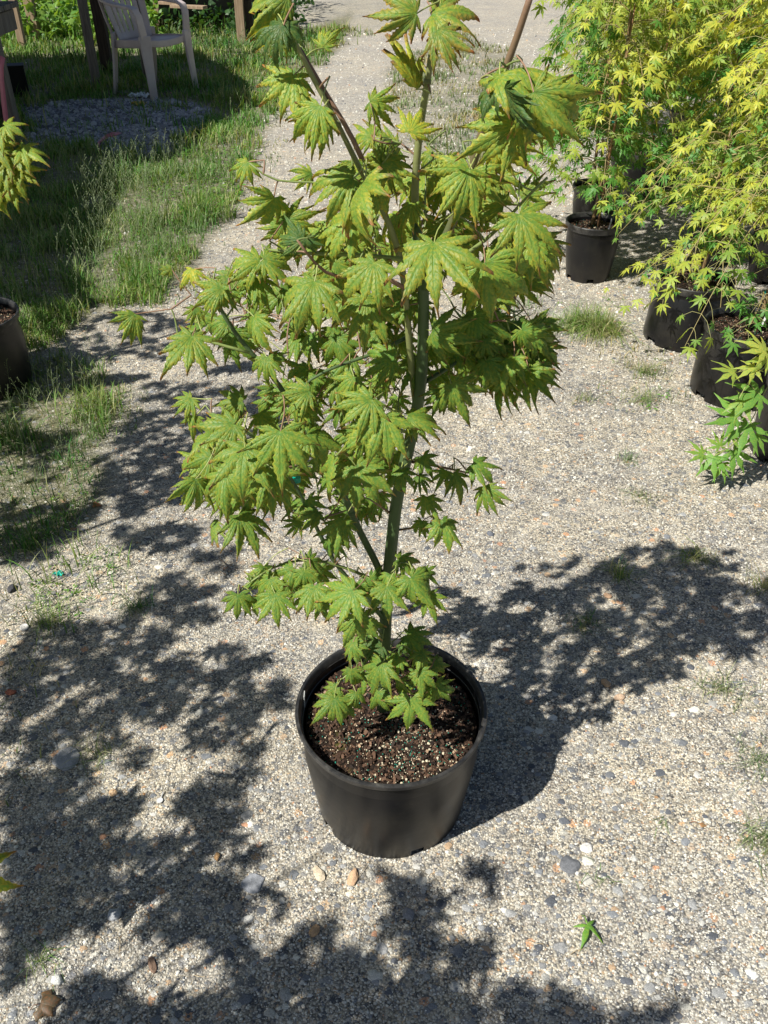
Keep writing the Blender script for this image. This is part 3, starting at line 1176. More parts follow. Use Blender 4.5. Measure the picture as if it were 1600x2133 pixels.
# x, y of the leaf base, direction of its middle lobe (deg, 0 right, 90 down), lobe length, depth towards camera, flags
LEAVES = """
600 -8 165 118 .10 t
592 42 128 78 .08 t
590 52 148 92 .13 k
592 54 35 70 .12 k
673 99 285 62 .03 t
612 156 118 105 .07 t
667 220 128 110 .13 t
672 232 105 80 .09 t
770 212 15 62 -.03 t
775 285 200 60 -.05 t
852 276 300 66 .05 y
868 28 172 92 .06 r
900 30 15 104 .05 r
912 62 62 84 .07 r
918 20 300 70 .02 r
868 186 255 128 .05 yn
872 120 90 55 .0 yn
1030 163 335 150 .13 t
1045 178 155 82 .14 k
1050 184 72 118 .15 kn
1112 192 52 165 .17 t
1118 200 95 120 .15 t
1080 262 158 125 .12 t
1024 292 18 120 .03 y
1030 300 55 80 .01 y
978 352 128 128 .10 t
985 356 60 90 .07 t
795 344 318 78 .01 t
800 340 20 70 .02 t
905 318 150 66 -.04 t
930 330 40 55 -.04 t
757 380 112 120 .12 t
735 372 158 125 .10 t
770 385 60 90 .09 t
650 362 160 55 -.02 m
516 337 112 50 .05 t
572 411 112 98 .06 t
590 460 350 78 .05 t
588 470 190 50 .02 t
735 452 125 110 .06 t
700 470 150 80 .02 m
904 506 92 150 .15 tw
780 546 112 112 .12 tw
655 586 112 128 .12 m
762 622 86 120 .09 m
1010 548 58 150 .11 t
1082 446 62 120 .13 tw
1105 500 72 105 .07 m
1050 428 190 85 .05 t
1085 410 330 80 .04 m
632 500 184 78 .10 k
636 496 50 42 .11 k
541 545 172 74 .02 t
548 541 8 86 .03 t
464 601 160 82 .06 m
465 606 110 64 .05 m
402 560 105 48 .02 y
357 560 150 28 .02 m
400 700 95 98 .08 mw
282 654 118 72 .05 t
408 640 100 48 .03 m
528 660 80 72 .06 m
530 662 25 60 .05 m
478 692 55 80 .0 d
420 690 170 60 .02 d
555 744 100 66 .05 m
560 742 40 50 .03 m
535 578 95 84 .0 d
510 575 130 60 -.02 d
400 829 135 56 .05 m
405 866 100 58 .06 m
505 836 186 62 .08 m
488 884 150 80 .11 mw
540 860 60 70 .05 m
584 898 88 122 .15 mw
510 934 98 118 .14 mw
640 905 38 88 .10 m
408 998 84 82 .07 m
470 985 95 92 .08 m
562 978 84 104 .10 m
505 1010 80 88 .04 m
440 950 130 70 .04 m
497 1072 50 84 .07 m
446 1082 80 60 .06 mn
645 815 160 78 .08 m
622 832 70 72 .06 m
700 800 60 60 .03 m
738 785 112 72 .08 m
775 832 142 92 .11 mw
802 868 112 118 .12 mw
758 895 100 96 .06 m
742 972 58 100 .09 m
700 955 120 85 .06 m
715 1083 105 78 .08 m
660 1065 120 62 .05 m
640 1040 60 52 .04 d
625 1085 130 44 .04 m
690 1120 80 56 .05 d
835 978 110 58 .07 d
870 990 55 48 .04 d
828 980 170 45 .05 m
900 690 22 108 .03 d
890 705 60 90 -.02 d
985 660 48 112 -.02 d
1040 700 62 112 -.04 d
1105 692 28 84 -.03 d
1100 768 88 96 .0 d
1055 790 112 84 -.03 d
1125 760 60 80 -.02 d
940 800 62 100 .06 m
925 810 110 70 .05 d
850 868 8 82 .08 m
862 872 60 55 .07 m
952 720 28 108 -.03 d
822 745 172 92 .05 d
985 965 28 72 .04 d
1010 1012 78 72 .05 m
945 985 55 70 .05 m
930 980 120 50 .03 d
890 1035 95 54 .04 m
920 1083 68 66 .06 m
880 1085 110 42 .04 m
880 950 60 50 .02 d
612 1185 140 62 .08 m
640 1168 20 50 .06 m
635 1188 92 54 .09 m
566 1203 112 62 .09 m
540 1210 150 45 .07 m
496 1238 88 64 .10 m
528 1243 82 54 .09 m
573 1237 86 66 .11 mw
655 1220 108 70 .10 m
640 1238 122 52 .09 m
735 1230 138 88 .13 mw
742 1214 95 66 .09 d
770 1205 60 60 .05 d
812 1195 100 54 .07 m
828 1165 15 60 .06 m
806 1222 86 76 .10 mw
856 1204 58 76 .10 m
885 1190 40 50 .08 m
890 1238 72 62 .09 m
746 1284 84 86 .13 mw
735 1338 82 50 .08 m
795 1342 150 72 .06 k
850 1322 12 62 .04 d
835 1335 50 60 .04 k
796 1380 118 86 .10 m
732 1394 92 42 .07 m
702 1432 130 48 .06 m
832 1368 128 50 .08 m
876 1358 70 54 .07 m
874 1399 82 64 .09 mw
832 1416 92 54 .09 m
790 1440 98 60 .09 m
856 1455 93 84 .11 mw
905 1428 68 80 .08 m
697 1455 100 66 .09 m
718 1462 40 48 .07 m
742 1442 80 42 .08 m
760 1400 100 50 .06 m
900 1380 40 50 .02 m
""".strip().splitlines()
leaf_list = []
for ln in LEAVES:
    s = ln.split()
    leaf_list.append([float(v) for v in s[:5]] + [s[5]])
# inner leaves filling the crown
FILL = [([(640, 360), (830, 300), (900, 330), (1000, 330), (1130, 420), (1140, 560), (1080, 640), (900, 640), (700, 640), (600, 560), (600, 440)], 72, 80, 't'),
        ([(620, 600), (880, 600), (1080, 640), (1140, 700), (1100, 780), (900, 780), (850, 760), (700, 800), (600, 760)], 62, 74, 'd'),
        ([(560, 780), (830, 760), (830, 900), (820, 1000), (740, 1100), (640, 1100), (560, 1000)], 56, 62, 'd'),
        ([(430, 860), (560, 830), (620, 900), (600, 1020), (480, 1050), (420, 1000)], 20, 75, 'm'),
        ([(450, 560), (590, 540), (600, 620), (560, 700), (480, 720), (440, 660)], 12, 65, 'd'),
        ([(540, 1170), (700, 1160), (720, 1240), (640, 1260), (540, 1230)], 8, 50, 'm'),
        ([(740, 1300), (880, 1320), (900, 1400), (720, 1400)], 10, 45, 'd'),
        ([(900, 650), (1120, 690), (1130, 780), (1000, 770)], 14, 80, 'd')]
rf = np.random.default_rng(55)
for poly, num, Lp, fl in FILL:
    pl = np.array(poly, float)
    cnt = 0
    while cnt < num:
        q = rf.uniform(pl.min(0), pl.max(0))
        if in_poly(np.array([q[0]]), np.array([q[1]]), poly)[0]:
            cx = (q[0] - 850) / 400
            th = 90 - cx * 60 + rf.normal() * 35
            dep = rf.uniform(-.30, .02)
            leaf_list.append([q[0], q[1], th, Lp * rf.uniform(.75, 1.1), dep, fl])
            cnt += 1

entries = []
for lx, ly, th, Lp, dep, fl in leaf_list:
    J = at(lx, ly, YT - dep)
    z = depth(J)
    th_ = math.radians(th)
    vdir = math.cos(th_) * CR - math.sin(th_) * CU
    tau = math.radians(rf.uniform(-8, 26))
    a = math.cos(tau) * vdir - math.sin(tau) * CF
    wob = rf.normal(0, 1, 3) * (.16 if 'w' in fl else .45)
    toC = norm(np.array([0, 0, H]) - J)
    nr = toC * (1.3 if 'w' in fl else 1.0) + Z * .45 + sun_dir * .35 + wob
    droop = rf.uniform(.85, 1.7)
    if 'w' in fl:
        droop = rf.uniform(.6, .95)
    close = rf.uniform(.86, 1.0) if 'w' in fl else rf.uniform(.64, .9) + (.1 if ly > 1150 else 0)
    if 'k' in fl:
        close, droop = rf.uniform(.5, .65), 1.5
    if 'n' in fl:
        nr = norm(np.cross(a, toC)) * 1.2 + toC * .8
        droop, close = .5, .45
    Lr = Lp * z / FPX * ((1.08 if 'w' in fl else 1.02) + .1 * droop) * rf.uniform(.9, 1.08)
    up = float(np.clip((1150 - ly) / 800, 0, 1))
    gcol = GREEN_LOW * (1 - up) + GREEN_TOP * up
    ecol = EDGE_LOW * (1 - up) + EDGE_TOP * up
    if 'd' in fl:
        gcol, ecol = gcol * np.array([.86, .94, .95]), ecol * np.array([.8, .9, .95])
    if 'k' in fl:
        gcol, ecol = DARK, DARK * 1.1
    if 'y' in fl:
        gcol, ecol = np.array([.36, .40, .05]), np.array([.48, .44, .05])
    tipc = TIPC
    if 'r' in fl:
        ecol = np.array([.42, .27, .08])
        tipc = np.array([.40, .12, .06])
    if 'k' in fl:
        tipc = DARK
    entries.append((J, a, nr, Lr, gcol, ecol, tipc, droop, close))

S0 = sk.arr()
dist = [np.linalg.norm(S0 - e[0], axis=1).min() for e in entries]
order = np.argsort(dist)
for i in order:
    J, a, nr, Lr, gcol, ecol, tipc, droop, close = entries[i]
    tpl = TPL_BIG[rf.integers(0, len(TPL_BIG))]
    SA = sk.arr()
    dv = SA - J
    dl = np.linalg.norm(dv, axis=1)
    cost = dl + .3 * np.clip(dv[:, 2] - .01, 0, 1) + .15 * np.clip(.02 - dl, 0, 1) * 10
    k = int(np.argmin(cost))
    tgt = SA[k]
    pd = norm(-norm(a) * .5 + norm(tgt - J) * .9 + Z * .15)
    pl_ = min(.045 + .02 * rf.uniform(), max(.02, np.linalg.norm(tgt - J) * .8))
    B = J + pd * pl_
    # petiole
    cur = stem_curve(J - norm(nr) * .001, B, rf, .08, 6)
    red = rf.uniform() < .3
    fo.stems.tube(cur, np.linspace(.0007, .0009, 6), 5, BROWN * 1.3 if red else np.array([.30, .34, .10]), cap=False)
    dB = np.linalg.norm(tgt - B)
    if dB > .004:
        cur = stem_curve(B, tgt, rf, .07, max(5, int(dB / .015) + 2))
        m = len(cur)
        fo.stems.tube(cur, np.linspace(.0010, .0016 if dB > .06 else .0013, m), 6, TWIGC * .9 if rf.uniform() < .6 else BROWN, cap=False)
        if dB > .02:
            sk.P += list(cur[:-1])
            sk.r += [.0012] * (m - 1)
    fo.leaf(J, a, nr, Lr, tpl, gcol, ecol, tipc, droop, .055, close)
mb = MB()
for X, R, cc in wood:
    mb.tube(X, R, 10, cc)
    # buds / nodes
    for q in (range(9, len(X) - 2, 11) if R.max() < .0075 else []):
        t = norm(X[q + 1] - X[q - 1])
        mb.tube([X[q] - t * .004, X[q], X[q] + t * .004], [R[q] * 1.0, R[q] * 1.22 + .0002, R[q] * 1.0], 10, cc[q] * .8)
mb.V = [v - POT0 for v in mb.V]
fo.stems.V = [v - POT0 for v in fo.stems.V]
absorb(mb, fo.stems)
trunk = mb.build('trunk', M['bark'], maple, smooth=True)
fo.build('foliage', M['leaf'], maple, POT0)
mb = MB()
tp_ = at(618, 998, YT - .03) - POT0
mb.tube([tp_ + Z * .004, tp_ - Z * .004], [.006, .006], 10, (.0, .35, .25))
mb.build('green_tie', M['paint'], maple)
mb = MB()
mb.box((-.1640, .03, .245), (.0015, .016, .036), rotz(.0), (.55, .55, .52))
mb.build('plant_label', M['paint'], maple)


# ------------------------------------------------------------------ lace-leaved potted maples
def lace_maple(name, seed, height, spread, n_br, yel, loc, R=.15, h=.25, rb=.12, stake=True, leafL=.045, label='', soil_detail=250, lean=(0, 0), rot=0):
    r_ = np.random.default_rng(seed)
    root = thing(name, label, 'potted tree', loc, 'potted lace leaved maples')
    make_pot(root, R, h, rb, .028, seed, holes=((-95, 8), (-160, 8), (-30, 8), (80, 8)), soil_h=h - .035, detail=soil_detail)
    f = Foliage(seed + 5)
    tr = MB()
    base = np.array([0, 0, h - .05])
    top = np.array([lean[0], lean[1], height])
    t = np.linspace(0, 1, 14)[:, None]
    trunkP = base + (top - base) * t + np.hstack([.02 * np.sin(t * 5 + seed), .02 * np.cos(t * 4 + seed), 0 * t])
    tr.tube(trunkP, np.linspace(.010, .003, 14), 8, (.20, .13, .06))
    for b in range(n_br):
        u = r_.uniform(.06, 1.0) ** .8
        p0 = base + (top - base) * u
        az = b * 2.4 + r_.uniform(-.4, .4)
        d = np.array([math.cos(az), math.sin(az), 0])
        Lb = spread * r_.uniform(.55, 1.15) * (1.0 if u > .3 else .7)
        btint = r_.normal(-.05, .32)
        rise = r_.uniform(.02, .25) * Lb
        drop = r_.uniform(.25, .8) * Lb if u > .35 else r_.uniform(-.1, .3) * Lb
        m = 14
        tt = np.linspace(0, 1, m)
        P = p0 + d * (Lb * tt)[:, None] + Z * (4 * rise * tt * (1 - tt) - drop * tt ** 2)[:, None] + (np.array([-d[1], d[0], 0]) * (r_.uniform(-.2, .2) * Lb * tt ** 2)[:, None])
        P[:, 2] = np.maximum(P[:, 2], .04)
        f.stems.tube(P, np.linspace(.003, .0009, m), 5, (.30, .24, .09), cap=False)
        k = 2
        for s in np.arange(.10, 1.02, .026 / Lb):
            i = min(int(s * (m - 1)), m - 2)
            q = P[i] + (P[i + 1] - P[i]) * (s * (m - 1) - i)
            for side in (-1, 1):
                if r_.uniform() < .12:
                    continue
                sd = np.array([-d[1], d[0], 0]) * side
                od = norm(sd * r_.uniform(.3, 1) + d * r_.uniform(.1, .8) + Z * r_.uniform(-.6, .3))
                pl = r_.uniform(.02, .10) * (1.3 - s * .6)
                J = q + od * pl - Z * pl * r_.uniform(0, .3)
                if J[2] < .03 or (J[2] < h + .03 and r_.uniform() < .5):
                    continue
                f.stems.tube([q, q + od * pl * .5 + Z * .004, J], [.0008, .0007, .0006], 4, (.34, .32, .12), cap=False)
                a = norm(od * .7 + d * .3 - Z * r_.uniform(.1, .9))
                nr = Z + r_.normal(0, .45, 3) + sun_dir * .4
                L = leafL * r_.uniform(.7, 1.45)
                ex = float(np.clip((J[2] - .35) / .8, 0, 1)) * .65 + .35 * s
                yy = float(np.clip(yel * ex * 1.2 + btint + r_.normal(0, .18), 0, 1))
                gcol = np.array([.11, .27, .05]) * (1 - yy) + np.array([.56, .54, .08]) * yy
                f.leaf(J, a, nr, L, TPL_SMALL[r_.integers(0, 6)], gcol, gcol * np.array([1.1, 1.05, .9]), gcol * np.array([1.2, .85, .8]), r_.uniform(.3, 1.0), .03)
    absorb(tr, f.stems)
    tr.build('trunk', M['bark'], root, smooth=True)
    f.build('foliage', M['leaf_small'], root, (0, 0, 0))
    if stake:
        mb = MB()
        s0, s1 = np.array([.012, -.012, h - .1]), np.array([lean[0] + .012, lean[1] - .014, height * .95])
        mb.tube([s0, (s0 + s1) / 2, s1], [.005, .005, .0045], 8, (.36, .20, .10))
        st = mb.build('bamboo_stake', M['bark'], root, smooth=True)
        mb = MB()
        for u in (.16, .42, .55, .68, .8):
            c = s0 + (s1 - s0) * u + np.array([-.004, .006, 0])
            mb.tube([c + Z * .005, c - Z * .005], [.011, .011], 10, (.0, .22, .17))
            mb.build('green_tie', M['paint'], st)
            mb = MB()
    root.rotation_euler = (0, 0, rot)
    return root


def children_of(o):
    return [c for c in bpy.data.objects if c.parent == o]


def copy_tree(o, loc, rz, label, sc=1.0):
    kids = children_of(o)
    c = o.copy()
    COL.objects.link(c)
    c.location = loc
    c.rotation_euler = (0, 0, rz)
    c.scale = (sc, sc, sc)
    c['label'] = label
    for k in kids:
        k2 = k.copy()
        COL.objects.link(k2)
        k2.parent = c
        for g2 in children_of(k):
            g3 = g2.copy()
            COL.objects.link(g3)
            g3.parent = k2
    return c


def base_at(px, py_front, rb):
    """centre of a pot whose front bottom edge is seen at this point"""
    p = ground(px, py_front)
    d = norm(np.array([p[0], p[1], 0]))
    return p + d * rb


pA = lace_maple('potted_maple', 31, 1.45, .44, 50, .55, base_at(1220, 594, .12), R=.132, h=.26, rb=.100, label='staked maple with a grey plant marker, in the nearest black pot of the back row', lean=(.05, .1))
mb = MB()
mb.box((.045, -.10, .27), (.014, .0015, .06), basis((.1, -.2, 1)), (.3, .32, .33))
mb.build('plant_marker', M['paint'], pA)
pB = lace_maple('potted_maple', 32, .8, .36, 26, .45, base_at(1416, 730, .14), R=.150, h=.25, rb=.158, stake=False, leafL=.036, label='low leafy maple in the squat black pot, middle of the front three', lean=(.04, .05))
pC = lace_maple('potted_maple', 33, 1.5, .46, 42, .95, base_at(1520, 846, .13), R=.158, h=.26, rb=.155, leafL=.04, label='maple with a white tag on its stake, in the pot nearest the dry tufts', lean=(.16, .2), soil_detail=700)
mb = MB()
mb.box((.03, -.02, .285), (.012, .0015, .05), basis((.2, 0, 1)), (.75, .75, .72))
mb.build('plant_tag', M['paint'], pC)
X4 = base_at(1470, 560, .12)
pE = copy_tree(pA, X4, 2.1, 'maple with trailing yellow shoots standing behind the squat pot', .95)
pE.scale = (.95, .95, .95)
SPOTS = [((1228, 500), 1.0, 'maple directly behind the one with the grey plant marker, its pot mostly hidden', pA, .95),
         ((1660, 690), 2.2, 'broad golden maple leaning in above the tagged pot from beyond the picture edge', pC, 1.0),
         ((1490, 425), 1.4, 'yellow maple between the squat pot and the golden thicket', pC, .95),
         ((1300, 380), 5.0, 'yellow green maple close behind the grey marker pot', pA, .9),
         ((1470, 160), 2.0, 'lemon yellow maple at the very back of the group', pC, 1.1),
         ((1250, 200), 5.5, 'pale green maple at the back nearest the path', pA, .95),
         ((1620, 180), .9, 'orange yellow maple at the back corner of the group', pC, 1.15),
         ((1345, 425), 3.4, 'maple in the dark pot glimpsed through the yellow leaves', pC, 1.0),
         ((1600, 600), .6, 'bright yellow maple cut off by the picture edge above the tagged pot', pA, 1.05),
         ((1560, 420), 4.0, 'golden maple in the thick of the group under the picture corner', pC, 1.0),
         ((1420, 330), 5.2, 'golden green maple third row back', pA, 1.05),
         ((1270, 285), 2.6, 'green maple beyond the grey marker pot', pA, 1.0),
         ((1680, 330), 1.9, 'golden maple far out at the picture edge', pC, 1.1),
         ((1540, 240), 3.0, 'pale yellow maple in the last row', pA, 1.1),
         ((1370, 205), .2, 'yellow green maple at the back of the group beside the reddish shrub', pC, 1.05),
         ((1720, 470), 4.6, 'large yellow maple reaching in from beside the group', pA, 1.15)]
for (px, py), rz, lab, src, sc in SPOTS:
    copy_tree(src, base_at(px, py, .12), rz, lab, sc)

# pot at the picture edge with a branch trailing onto the gravel
cD = ground(1600, 968) + np.array([.125, .075, 0])
pD = thing('potted_maple', 'maple in the black pot cut by the picture edge, one branch trailing on the gravel', 'potted tree', cD, 'potted lace leaved maples')
make_pot(pD, .158, .26, .150, .028, 61, soil_h=.225)
fD = Foliage(71)
skD = Skeleton()
trD = MB()
trk = np.array([(0, 0, .2), (.01, .02, .5), (.0, .05, .8), (.03, .05, 1.15)]) + cD
Xt, Rt = skD.add_line(trk, [.009, .007, .006, .004])
trD.tube(Xt - cD, Rt, 8, (.2, .13, .06))
for pts in ([(1640, 740), (1600, 760), (1560, 790), (1540, 830)], [(1660, 760), (1600, 800), (1565, 880), (1525, 930), (1487, 950)], [(1600, 760), (1570, 770), (1530, 775), (1495, 795)]):
    P = [at(px, py, cD[1] - .08 - .05 * i) for i, (px, py) in enumerate(pts)]
    P[0] = np.array(P[0]) * .5 + trk[1] * .5
    X, R = skD.add_line(P, np.linspace(.002, .001, len(P)))
    fD.stems.tube(X - cD, R, 5, (.34, .34, .12))
for lx, ly, th, Lp, yv in [(1584, 822, 178, 66, 0), (1560, 884, 112, 62, 0), (1487, 950, 95, 50, 0), (1528, 938, 60, 52, 0), (1520, 905, 30, 40, .3), (1535, 870, 200, 60, 0), (1530, 775, 195, 44, .6), (1572, 765, 150, 40, .8),
                           (1600, 745, 170, 45, .6), (1505, 965, 120, 40, .1), (1465, 945, 190, 36, .2), (1550, 830, 120, 50, .3), (1595, 730, 210, 55, .9), (1500, 930, 250, 34, .2), (1575, 905, 60, 40, .1)]:
    J = at(lx, ly, cD[1] - .2)
    if J[2] < .025:
        J = ground(lx, ly, .03)
    th_ = math.radians(th)
    a = math.cos(th_) * CR - math.sin(th_) * CU - .2 * CF
    if J[2] < .06:
        a = np.array([a[0], a[1], max(a[2], -.05)])
    gcol = np.array([.20, .36, .07]) * (1 - yv) + np.array([.5, .5, .1]) * yv
    fD.leaf(J - cD, a, -CF * .8 + Z * .8 + rf.normal(0, .25, 3), Lp * depth(J) / FPX * 1.25, TPL_SMALL[rf.integers(0, 3)], gcol, gcol, gcol, .5, .03)
    SA = skD.arr()
    k = int(np.argmin(np.linalg.norm(SA - J, axis=1)))
    fD.stems.tube(stem_curve(J - cD, SA[k] - cD, rf, .08, 5), [.0008] * 5, 4, (.34, .34, .12), cap=False)
absorb(trD, fD.stems)
trD.build('trunk', M['bark'], pD, smooth=True)
fD.build('foliage', M['leaf_small'], pD, (0, 0, 0))

# ------------------------------------------------------------------ maples along the shaded side; their crowns shade the gravel
SH = """
650 .########..................
700 #######....................
750 ##..........................
800 ##....######................
850 #....#######................
900 ###..########...............
950 .#..#########...............
1000 ....####.##..................
1050 ####.#......................
1100 ###..###....................
1150 ##......##..................
1200 ......###.#.................
1250 .....####...................
1300 .######.....................
1350 ########.##.................
1400 ############................
1450 ############................
1500 #####...###..#................
1550 .###.#....#.................
1600 ####....##..................
1650 ######.###...................
1700 #####...##..................
1750 #########.#.................
1800 ####..####......##..#........
1850 #####..###.#....#.#..........
1900 ####..####......##..........
1950 ##.......##.##...##.#......
2000 #.........######.###........
2050 ...##....##.####.##..#.#....
2100 .....#.#############.####.##
2150 ..##.####################
""".strip().splitlines()
casters = []
rs_ = np.random.default_rng(88)
for ln in SH:
    y0, row = ln.split()
    y0 = float(y0)
    for i, ch in enumerate(row):
        if ch != '#':
            continue
        nn = (4 if y0 < 1500 else 3) if y0 > 1100 else 8
        for _ in range(nn):
            gp = ground(i * 50 + rs_.uniform(0, 50), y0 + rs_.uniform(0, 50))
            for tr_ in range(30):
                hh = rs_.uniform(.35, 1.75) if y0 < 1100 else rs_.uniform(.6, 1.6)
                off = hh / math.tan(SUN_EL)
                C = gp + np.array([-math.cos(SUN_AZ) * off, -math.sin(SUN_AZ) * off, hh])
                a_, b_, z_ = to_px(C[None])
                if z_[0] < .05 or a_[0] < -190 or b_[0] < -250:
                    casters.append(C)
                    break
bpc = base_at(-16, 832, .14)
for _ in range(70):
    C = at(rs_.uniform(-60, 62), rs_.uniform(600, 810), bpc[1] - .15) + sun_dir * rs_.uniform(.5, 1.3)
    a_, b_, z_ = to_px(C[None])
    if z_[0] < .05 or a_[0] < -170:
        casters.append(C)
casters = np.array(casters)
BASES = [(np.array([*(base_at(-16, 832, .14)[:2]), 0]), 'maple in the black pot cut by the picture edge beside the dark grass'),
         (np.array([-1.42, 1.55, 0]), 'maple standing out of the picture beside the green plastic scrap'),
         (np.array([-1.15, .20, 0]), 'maple beside the camera whose leaf tip pokes in over the shaded gravel')]
own = np.argmin([np.hypot(casters[:, 0] - b[0][0] - .15, casters[:, 1] - b[0][1]) for b in BASES], axis=0)
for bi, (bp, lab) in enumerate(BASES):
    root = thing('potted_maple', lab, 'potted tree', bp, 'maples along the grassy side')
    make_pot(root, .176, .27, .160, .02, 70 + bi, soil_h=.24, detail=900 if bi == 0 else 60)
    f = Foliage(200 + bi)
    s_ = Skeleton()
    tr_ = MB()
    Pt = np.array([bp + np.array([.02 * math.sin(i * 1.3), .02 * math.cos(i), .2 + i * .17]) for i in range(9)])
    X, R = s_.add_line(Pt, np.linspace(.010, .003, 9))
    tr_.tube(X - bp, R, 8, TRUNKC)
    C = casters[own == bi]
    extra = []
    if bi == 0:
        # leaves of this plant that show in the picture
        for lx, ly, th, Lp in [(10, 262, 10, 40), (0, 275, 80, 40), (45, 310, 20, 55), (18, 325, 40, 55), (5, 345, 110, 60), (30, 350, 70, 58), (0, 380, 95, 50), (25, 385, 80, 45), (-10, 300, 60, 55), (-15, 400, 60, 50), (40, 345, 40, 45)]:
            extra.append((at(lx, ly, bp[1] - .25), th, Lp))
    if bi == 2:
        extra.append((at(-95, 1828, .72), 8, 120))
    for C_ in [e[0] for e in extra]:
        pass
    items = [(c, None, None) for c in C] + extra
    items.sort(key=lambda e: np.linalg.norm(s_.arr() - e[0], axis=1).min())
    for J, th, Lp in items:
        SA = s_.arr()
        dv = SA - J
        k = int(np.argmin(np.linalg.norm(dv, axis=1) + .3 * np.clip(dv[:, 2], 0, 1)))
        out = norm(J - SA[k] + 1e-4)
        if th is None:
            a = norm(out * .8 - Z * rs_.uniform(.1, .8) + rs_.normal(0, .2, 3))
            L = rs_.uniform(.045, .07)
            nr = sun_dir * 1.2 + Z * .4 + rs_.normal(0, .25, 3)
            J = J - a * L * .35
        else:
            t_ = math.radians(th)
            a = math.cos(t_) * CR - math.sin(t_) * CU - .15 * CF
            L = Lp * depth(J) / FPX * 1.25
            nr = -CF + Z * .6 + rs_.normal(0, .2, 3)
        cur = stem_curve(J, SA[k], rs_, .08, max(5, int(np.linalg.norm(J - SA[k]) / .03) + 2))
        f.stems.tube(cur - bp, np.linspace(.0008, .0016, len(cur)), 4, TWIGC, cap=False)
        if np.linalg.norm(J - SA[k]) > .03:
            s_.P += list(cur[2:-1])
        gc = GREEN_TOP * rs_.uniform(.8, 1.1)
        f.leaf(J - bp, a, nr, L, TPL_BIG[rs_.integers(4, 7)], gc, EDGE_TOP, TIPC, rs_.uniform(.4, .9))
    absorb(tr_, f.stems)
    tr_.build('trunk', M['bark'], root, smooth=True)
    f.build('foliage', M['leaf'], root, (0, 0, 0))

# unseen sheet added above the posts, cut to the shadow it throws
SHADE = [(-500, 118), (30, 118), (200, 120), (400, 112), (470, 140), (520, 172), (548, 196), (535, 222), (490, 245), (450, 275), (410, 312), (350, 342), (300, 350), (262, 400), (240, 470), (215, 520), (190, 580), (205, 640), (120, 655), (60, 640), (-60, 640), (-700, 700)]
ht = 1.95
off = ht / math.tan(SUN_EL)
sp = []
for i in range(len(SHADE)):
    a, b = np.array(SHADE[i], float), np.array(SHADE[(i + 1) % len(SHADE)], float)
    for k in range(6):
        q = a + (b - a) * k / 6
        p = ground(q[0], q[1]) + np.array([-math.cos(SUN_AZ) * off, -math.sin(SUN_AZ) * off, 0])
        p[0] += .02 * math.sin(i * 3 + k * 2.1)
        sp.append(p)
bm = bmesh.new()
vs = [bm.verts.new((p[0], p[1], ht + .02 * math.sin(p[0] * 3) + .02 * math.cos(p[1] * 2))) for p in sp]
fce = bm.faces.new(vs)
bmesh.ops.triangulate(bm, faces=[fce])
me = bpy.data.meshes.new('shadow_blocker')
bm.to_mesh(me)
bm.free()
tt_ = NT('shadow_blocker_green')
me.materials.append(tt_.fin(tt_.ramp(tt_.noise(8), [(.3, (.02, .05, .03)), (.7, (.03, .07, .04))]), .8))
o = bpy.data.objects.new('shadow_blocker', me)
COL.objects.link(o)
sm_ = o.modifiers.new('thick', 'SOLIDIFY')
sm_.thickness = .003
tag(o, 'unseen dark green sheet added above the timber posts to cast shade', 'shadow blocker')

# ------------------------------------------------------------------ timber posts, benches
POSTS = [((50, 108), .09, 'wood_tan', 'slim sunlit tan post in front of the weeds near the bench corner'),
         ((78, 84), .13, 'wood_tan', 'broad sunlit tan post standing in the weeds'),
         ((204, 184), .085, 'wood_grey', 'slim grey weathered post beside the plastic chair'),
         ((226, 152), .12, 'wood_dark', 'thick dark post behind the slim grey post'),
         ((308, 166), .085, 'wood_grey', 'brown post directly behind the plastic chair'),
         ((506, 94), .12, 'wood_tan', 'pinkish sunlit square post at the end of the dark bench'),
         ((524, 92), .10, 'wood_dark', 'dark post touching the pinkish sunlit post'),
         ((333, 72), .06, 'wood_tan', 'thin tan stake far behind the chair back')]
for (px, py), w, mt, lab in POSTS:
    w *= .82
    c = ground(px, py)
    mb = MB()
    hgt = 1.93 if c[1] < 10.5 else 1.6
    for k in range(6):
        mb.box((.002 * math.sin(k * 2), 0, hgt * (k + .5) / 6), (w, w, hgt / 6 + .0), None)
    o = MB()
    # tapered, slightly warped prism
    V, Qd = [], []
    for k in range(9):
        zz = hgt * k / 8
        for sx, sy in ((-1, -1), (1, -1), (1, 1), (-1, 1)):
            V.append((sx * w / 2 * (1 + .03 * math.sin(k + px)) + .004 * math.sin(k * 1.1 + px), sy * w / 2, zz - .05))
    for k in range(8):
        for j in range(4):
            m = (j + 1) % 4
            Qd.append((k * 4 + j, k * 4 + m, (k + 1) * 4 + m, (k + 1) * 4 + j))
    Qd.append((32, 33, 34, 35))
    o.add(V, Qd)
    ob = o.build('wooden_post', M[mt], loc=(0, 0, 0), bevel=.004)
    ob.location = c
    tag(ob, lab, 'post', 'timber posts behind the chair')

